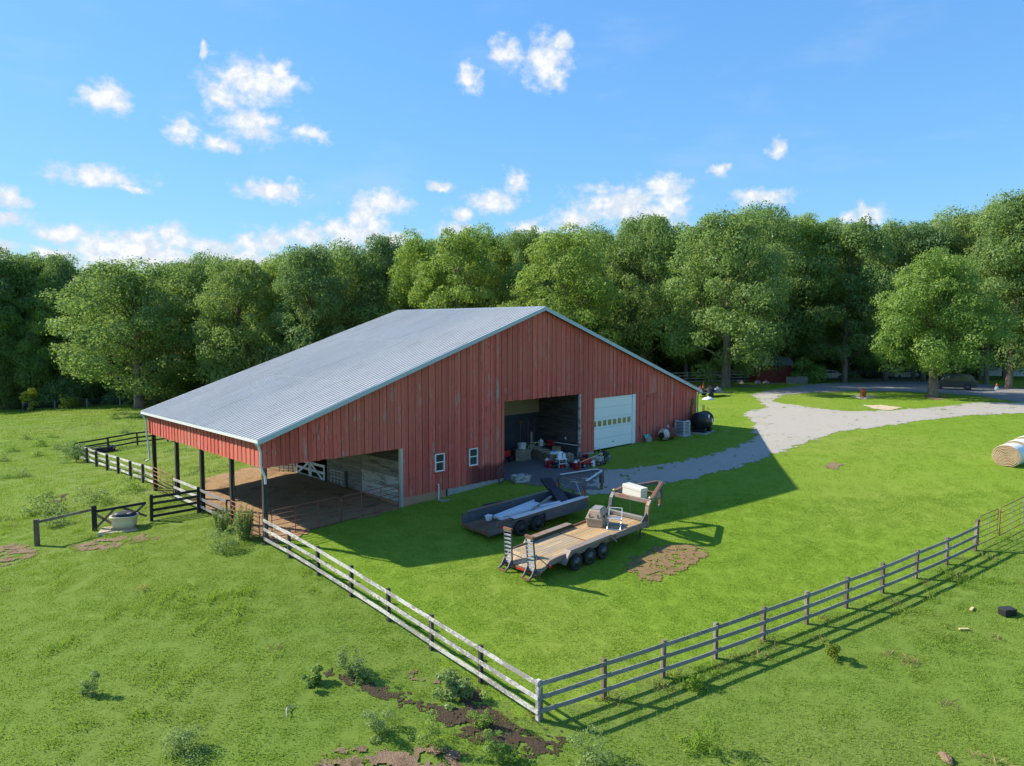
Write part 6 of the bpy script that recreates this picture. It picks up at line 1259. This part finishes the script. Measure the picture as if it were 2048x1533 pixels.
def car(label, x, y, rz, mat, suv=True, s=1.0):
    o = thing('car', label, 'car', (x, y, H(x, y)), rz); o.scale = (s, s, s); h = 1.75 if suv else 1.45; L = 2.35; W = .92
    prof = [(-L, .42), (-L+.03, .95), (-L+.12, 1.02), (-L+.42, h-.12), (-L+.65, h), (.55, h), (.85, h-.06), (1.25, 1.05), (2.15, .93), (L, .78), (L, .42), (1.75, .30), (-1.8, .30)]
    b = bevel(MB().prism([(p[0], -W, p[1]) for p in prof], (0, 2*W, 0)).build('body', M[mat], o, fix=True), .07, 3)
    for sy in (-1, 1):
        for (xa, xb) in ((-1.75, -.75), (-.68, .30)): MB().box(xa, xb, sy*W-.006, sy*W+.012, 1.08, h-.16).build('side_window', M['glass'], o)
        MB().prism([(.36, sy*W-.006, 1.08), (1.0, sy*W-.006, 1.08), (.72, sy*W-.006, h-.17), (.36, sy*W-.006, h-.16)], (0, .018, 0)).build('side_window', M['glass'], o, fix=True)
        for xw in (-1.45, 1.45): wheel(o, xw, sy*(W-.08), .36, .22, sy)
        MB().box(-L-.012, -L+.10, sy*.78-.10, sy*.78+.10, .82, 1.02).build('tail_lamp', M['light_red'], o); MB().box(L-.10, L+.012, sy*.72-.16, sy*.72+.16, .70, .84).build('headlight', M['glass'], o)
        MB().box(.72, .90, sy*(W+.02)-.07, sy*(W+.02)+.07, 1.08, 1.20).build('mirror', M[mat], o)
    MB().prism([(-L+.10, -.78, 1.06), (-L+.36, -.74, h-.16), (-L+.345, -.74, h-.155), (-L+.085, -.78, 1.065)], (0, 1.52, 0)).build('rear_window', M['glass'], o, fix=True)
    MB().prism([(.90, -.78, h-.11), (1.24, -.80, 1.08), (1.27, -.80, 1.09), (.93, -.78, h-.10)], (0, 1.58, 0)).build('windscreen', M['glass'], o, fix=True)
    MB().box(-L-.02, -L-.004, -.22, .22, .62, .74).build('number_plate', M['white_paint'], o)
    return o
car('dark green-black car parked behind the lone lawn tree', 51.3, 83.3, R(152), 'car_dark', True)
car('pale car half hidden behind the trunks beyond the lane', 46.0, 104.5, R(5), 'car_white', False)
car('white car seen through the branches left of the lone lawn tree', 58.5, 107.5, R(20), 'car_white', True)
for i in range(3):
    o = thing('pallet', ('left grey pallet of the row standing by the green shrub', 'middle grey pallet of the row by the green shrub', 'right grey pallet of the row by the green shrub')[i], 'pallet', (35.25+.92*i, 90.7+.03*i, H(36, 90.7)), .03); o.rotation_euler = (R(-12), 0, .03)
    for q in range(6): MB().box(-.44, .44, -.02, .0, .02+q*.155, .12+q*.155).build('slat', M['pallet_wood'], o)
    for q in (-.42, 0, .34): MB().box(q, q+.09, .003, .10, .0, .92).build('stringer', M['pallet_wood'], o)
for i, (x, y, lab) in enumerate(((31.2, 91.0, 'pale rock left of the pallets under the trees'), (32.4, 91.3, 'second pale rock left of the pallets'), (29.2, 91.5, 'low rock under the trees left of the red shed'), (61.8, 84.0, 'round grey stone at the foot of the tallest right tree'))):
    o = thing('rock', lab, 'rock', (x, y, H(x, y)-.1), i); lump(100+i, .6, .45, .5).build('rock_body', M['stone'], o, True); lump(110+i, .22, .2, .2).build('rock_chip', M['stone'], o, True)
gn_ = thing('garden_ornament', 'small white ornament with orange top standing in the grass by the right tree', 'ornament', (56.5, 83.4, H(56.5, 83.4)), 0); gn_.scale = (.7, .7, .8)
MB().lathe([(.28, 0), (.32, .1), (.26, .35), (.18, .5), (.001, .52)], 14).build('lower_body', M['white_plastic'], gn_, True); MB().lathe([(.16, .5), (.20, .62), (.15, .78), (.05, .9), (.001, .92)], 14).build('top_knob', M['orange_paint'], gn_, True)
gf = thing('iron_fence', 'thin black iron fence below the trees beyond the lane', 'fence', (42.0, 98.0, H(42, 98)), .10); z_ = MB()
for i in range(44): z_.box(i*.36-.015, i*.36+.015, -.015, .015, 0, 1.5)
z_.build('bars', M['black_steel'], gf)['kind'] = 'stuff'
for z in (.25, 1.35): MB().box(0, 15.6, -.02, .02, z, z+.05).build('rail', M['black_steel'], gf)
# small loaded trailer behind the barn corner
ut = thing('utility_trailer', 'small flat trailer loaded with junk on the grass behind the barn corner', 'trailer', (21.3, 77.2, H(21.3, 77.2)), .15)
MB().box(-1.5, 1.5, -.8, .8, .42, .52).build('bed', M['black_steel'], ut)
for x in (-.2,):
    for sy in (-1, 1): wheel(ut, x, sy*.92, .30, .18, sy, 'rim_dark')
MB().beam((1.5, 0, .46), (2.7, 0, .42), .1, .1).build('drawbar', M['black_steel'], ut); MB().tube([(2.5, 0, .0), (2.5, 0, .5)], .04, 6).build('jack_leg', M['black_steel'], ut)
for i, (x, y, sx, sy, sz, mt_, lab, nm) in enumerate(((-.95, .1, .5, .5, .45, 'rust_tank', 'brown heap of junk on the small trailer', 'junk_heap'), (.05, -.1, .5, .45, .5, 'cover_black', 'black sack on the small trailer', 'rubbish_sack'), (1.0, .1, .36, .5, .42, 'grey_plastic', 'grey bundle at the front of the small trailer', 'bundle'))):
    p = on(ut, (x, y, .522)); o = thing(nm, lab, ('junk', 'sack', 'bundle')[i], p, i); lump(120+i, sx, sy, sz).build('heap_body', M[mt_], o, True); lump(130+i, sx*.4, sy*.4, sz*1.25).build('heap_top', M[mt_], o, True)
o = thing('rubbish_sack', 'white sack on the grass in front of the small junk trailer', 'sack', at(20.6, 75.0), 0); lump(140, .6, .4, .28).build('sack_body', M['white_plastic'], o, True); lump(141, .2, .2, .34).build('sack_neck', M['white_plastic'], o, True)
cn = thing('traffic_cone', 'orange cone behind the barn eave corner', 'cone', (22.6, 84.5, H(22.6, 84.5)), 0); MB().lathe([(.16, .04), (.14, .1), (.03, .75), (.001, .75)], 14).build('cone_body', M['orange_paint'], cn, True); MB().box(-.2, .2, -.2, .2, 0, .04).build('base', M['orange_paint'], cn)
# ------------------------------------------------------------------ the black cow by the far fence
def skin(name, V, E, Rd, mat, sub=2, root=0):
    me = bpy.data.meshes.new(name); me.from_pydata(V, E, []); o = link(name, me); m1 = o.modifiers.new('skin', 'SKIN'); m1.use_smooth_shade = True
    for i, r_ in enumerate(Rd): me.skin_vertices[0].data[i].radius = r_ if isinstance(r_, tuple) else (r_, r_)
    me.skin_vertices[0].data[root].use_root = True; m2 = o.modifiers.new('sub', 'SUBSURF'); m2.levels = sub; m2.render_levels = sub; me.materials.append(M[mat]); return o
V = [(-.85, 0, 1.12), (-.3, 0, 1.02), (.3, 0, 1.0), (.75, 0, 1.12), (1.08, 0, 1.22), (1.34, 0, 1.12), (1.58, 0, .90),
     (-.82, .22, .80), (-.92, .22, .45), (-.84, .22, .04), (-.82, -.22, .80), (-.92, -.22, .45), (-.80, -.22, .04),
     (.70, .2, .72), (.72, .2, .40), (.70, .2, .04), (.70, -.2, .72), (.74, -.2, .40), (.74, -.2, .04), (-1.02, 0, 1.10), (-1.08, 0, .55), (1.30, .2, 1.24), (1.30, -.2, 1.24)]
E_ = [(0, 1), (1, 2), (2, 3), (3, 4), (4, 5), (5, 6), (0, 7), (7, 8), (8, 9), (0, 10), (10, 11), (11, 12), (3, 13), (13, 14), (14, 15), (3, 16), (16, 17), (17, 18), (0, 19), (19, 20), (5, 21), (5, 22)]
Rd = [.30, .37, .37, .33, .22, .16, .10, .16, .08, .06, .16, .08, .06, .12, .07, .06, .12, .07, .06, .05, .03, .05, .05]
cow = skin('cow', V, E_, Rd, 'cattle', 2, 1); cow.location = (-82.3, 121.8, H(-82.3, 121.8)); cow.rotation_euler = (0, 0, .05); tag(cow, 'black cow standing side-on by the far wire fence', 'cow')
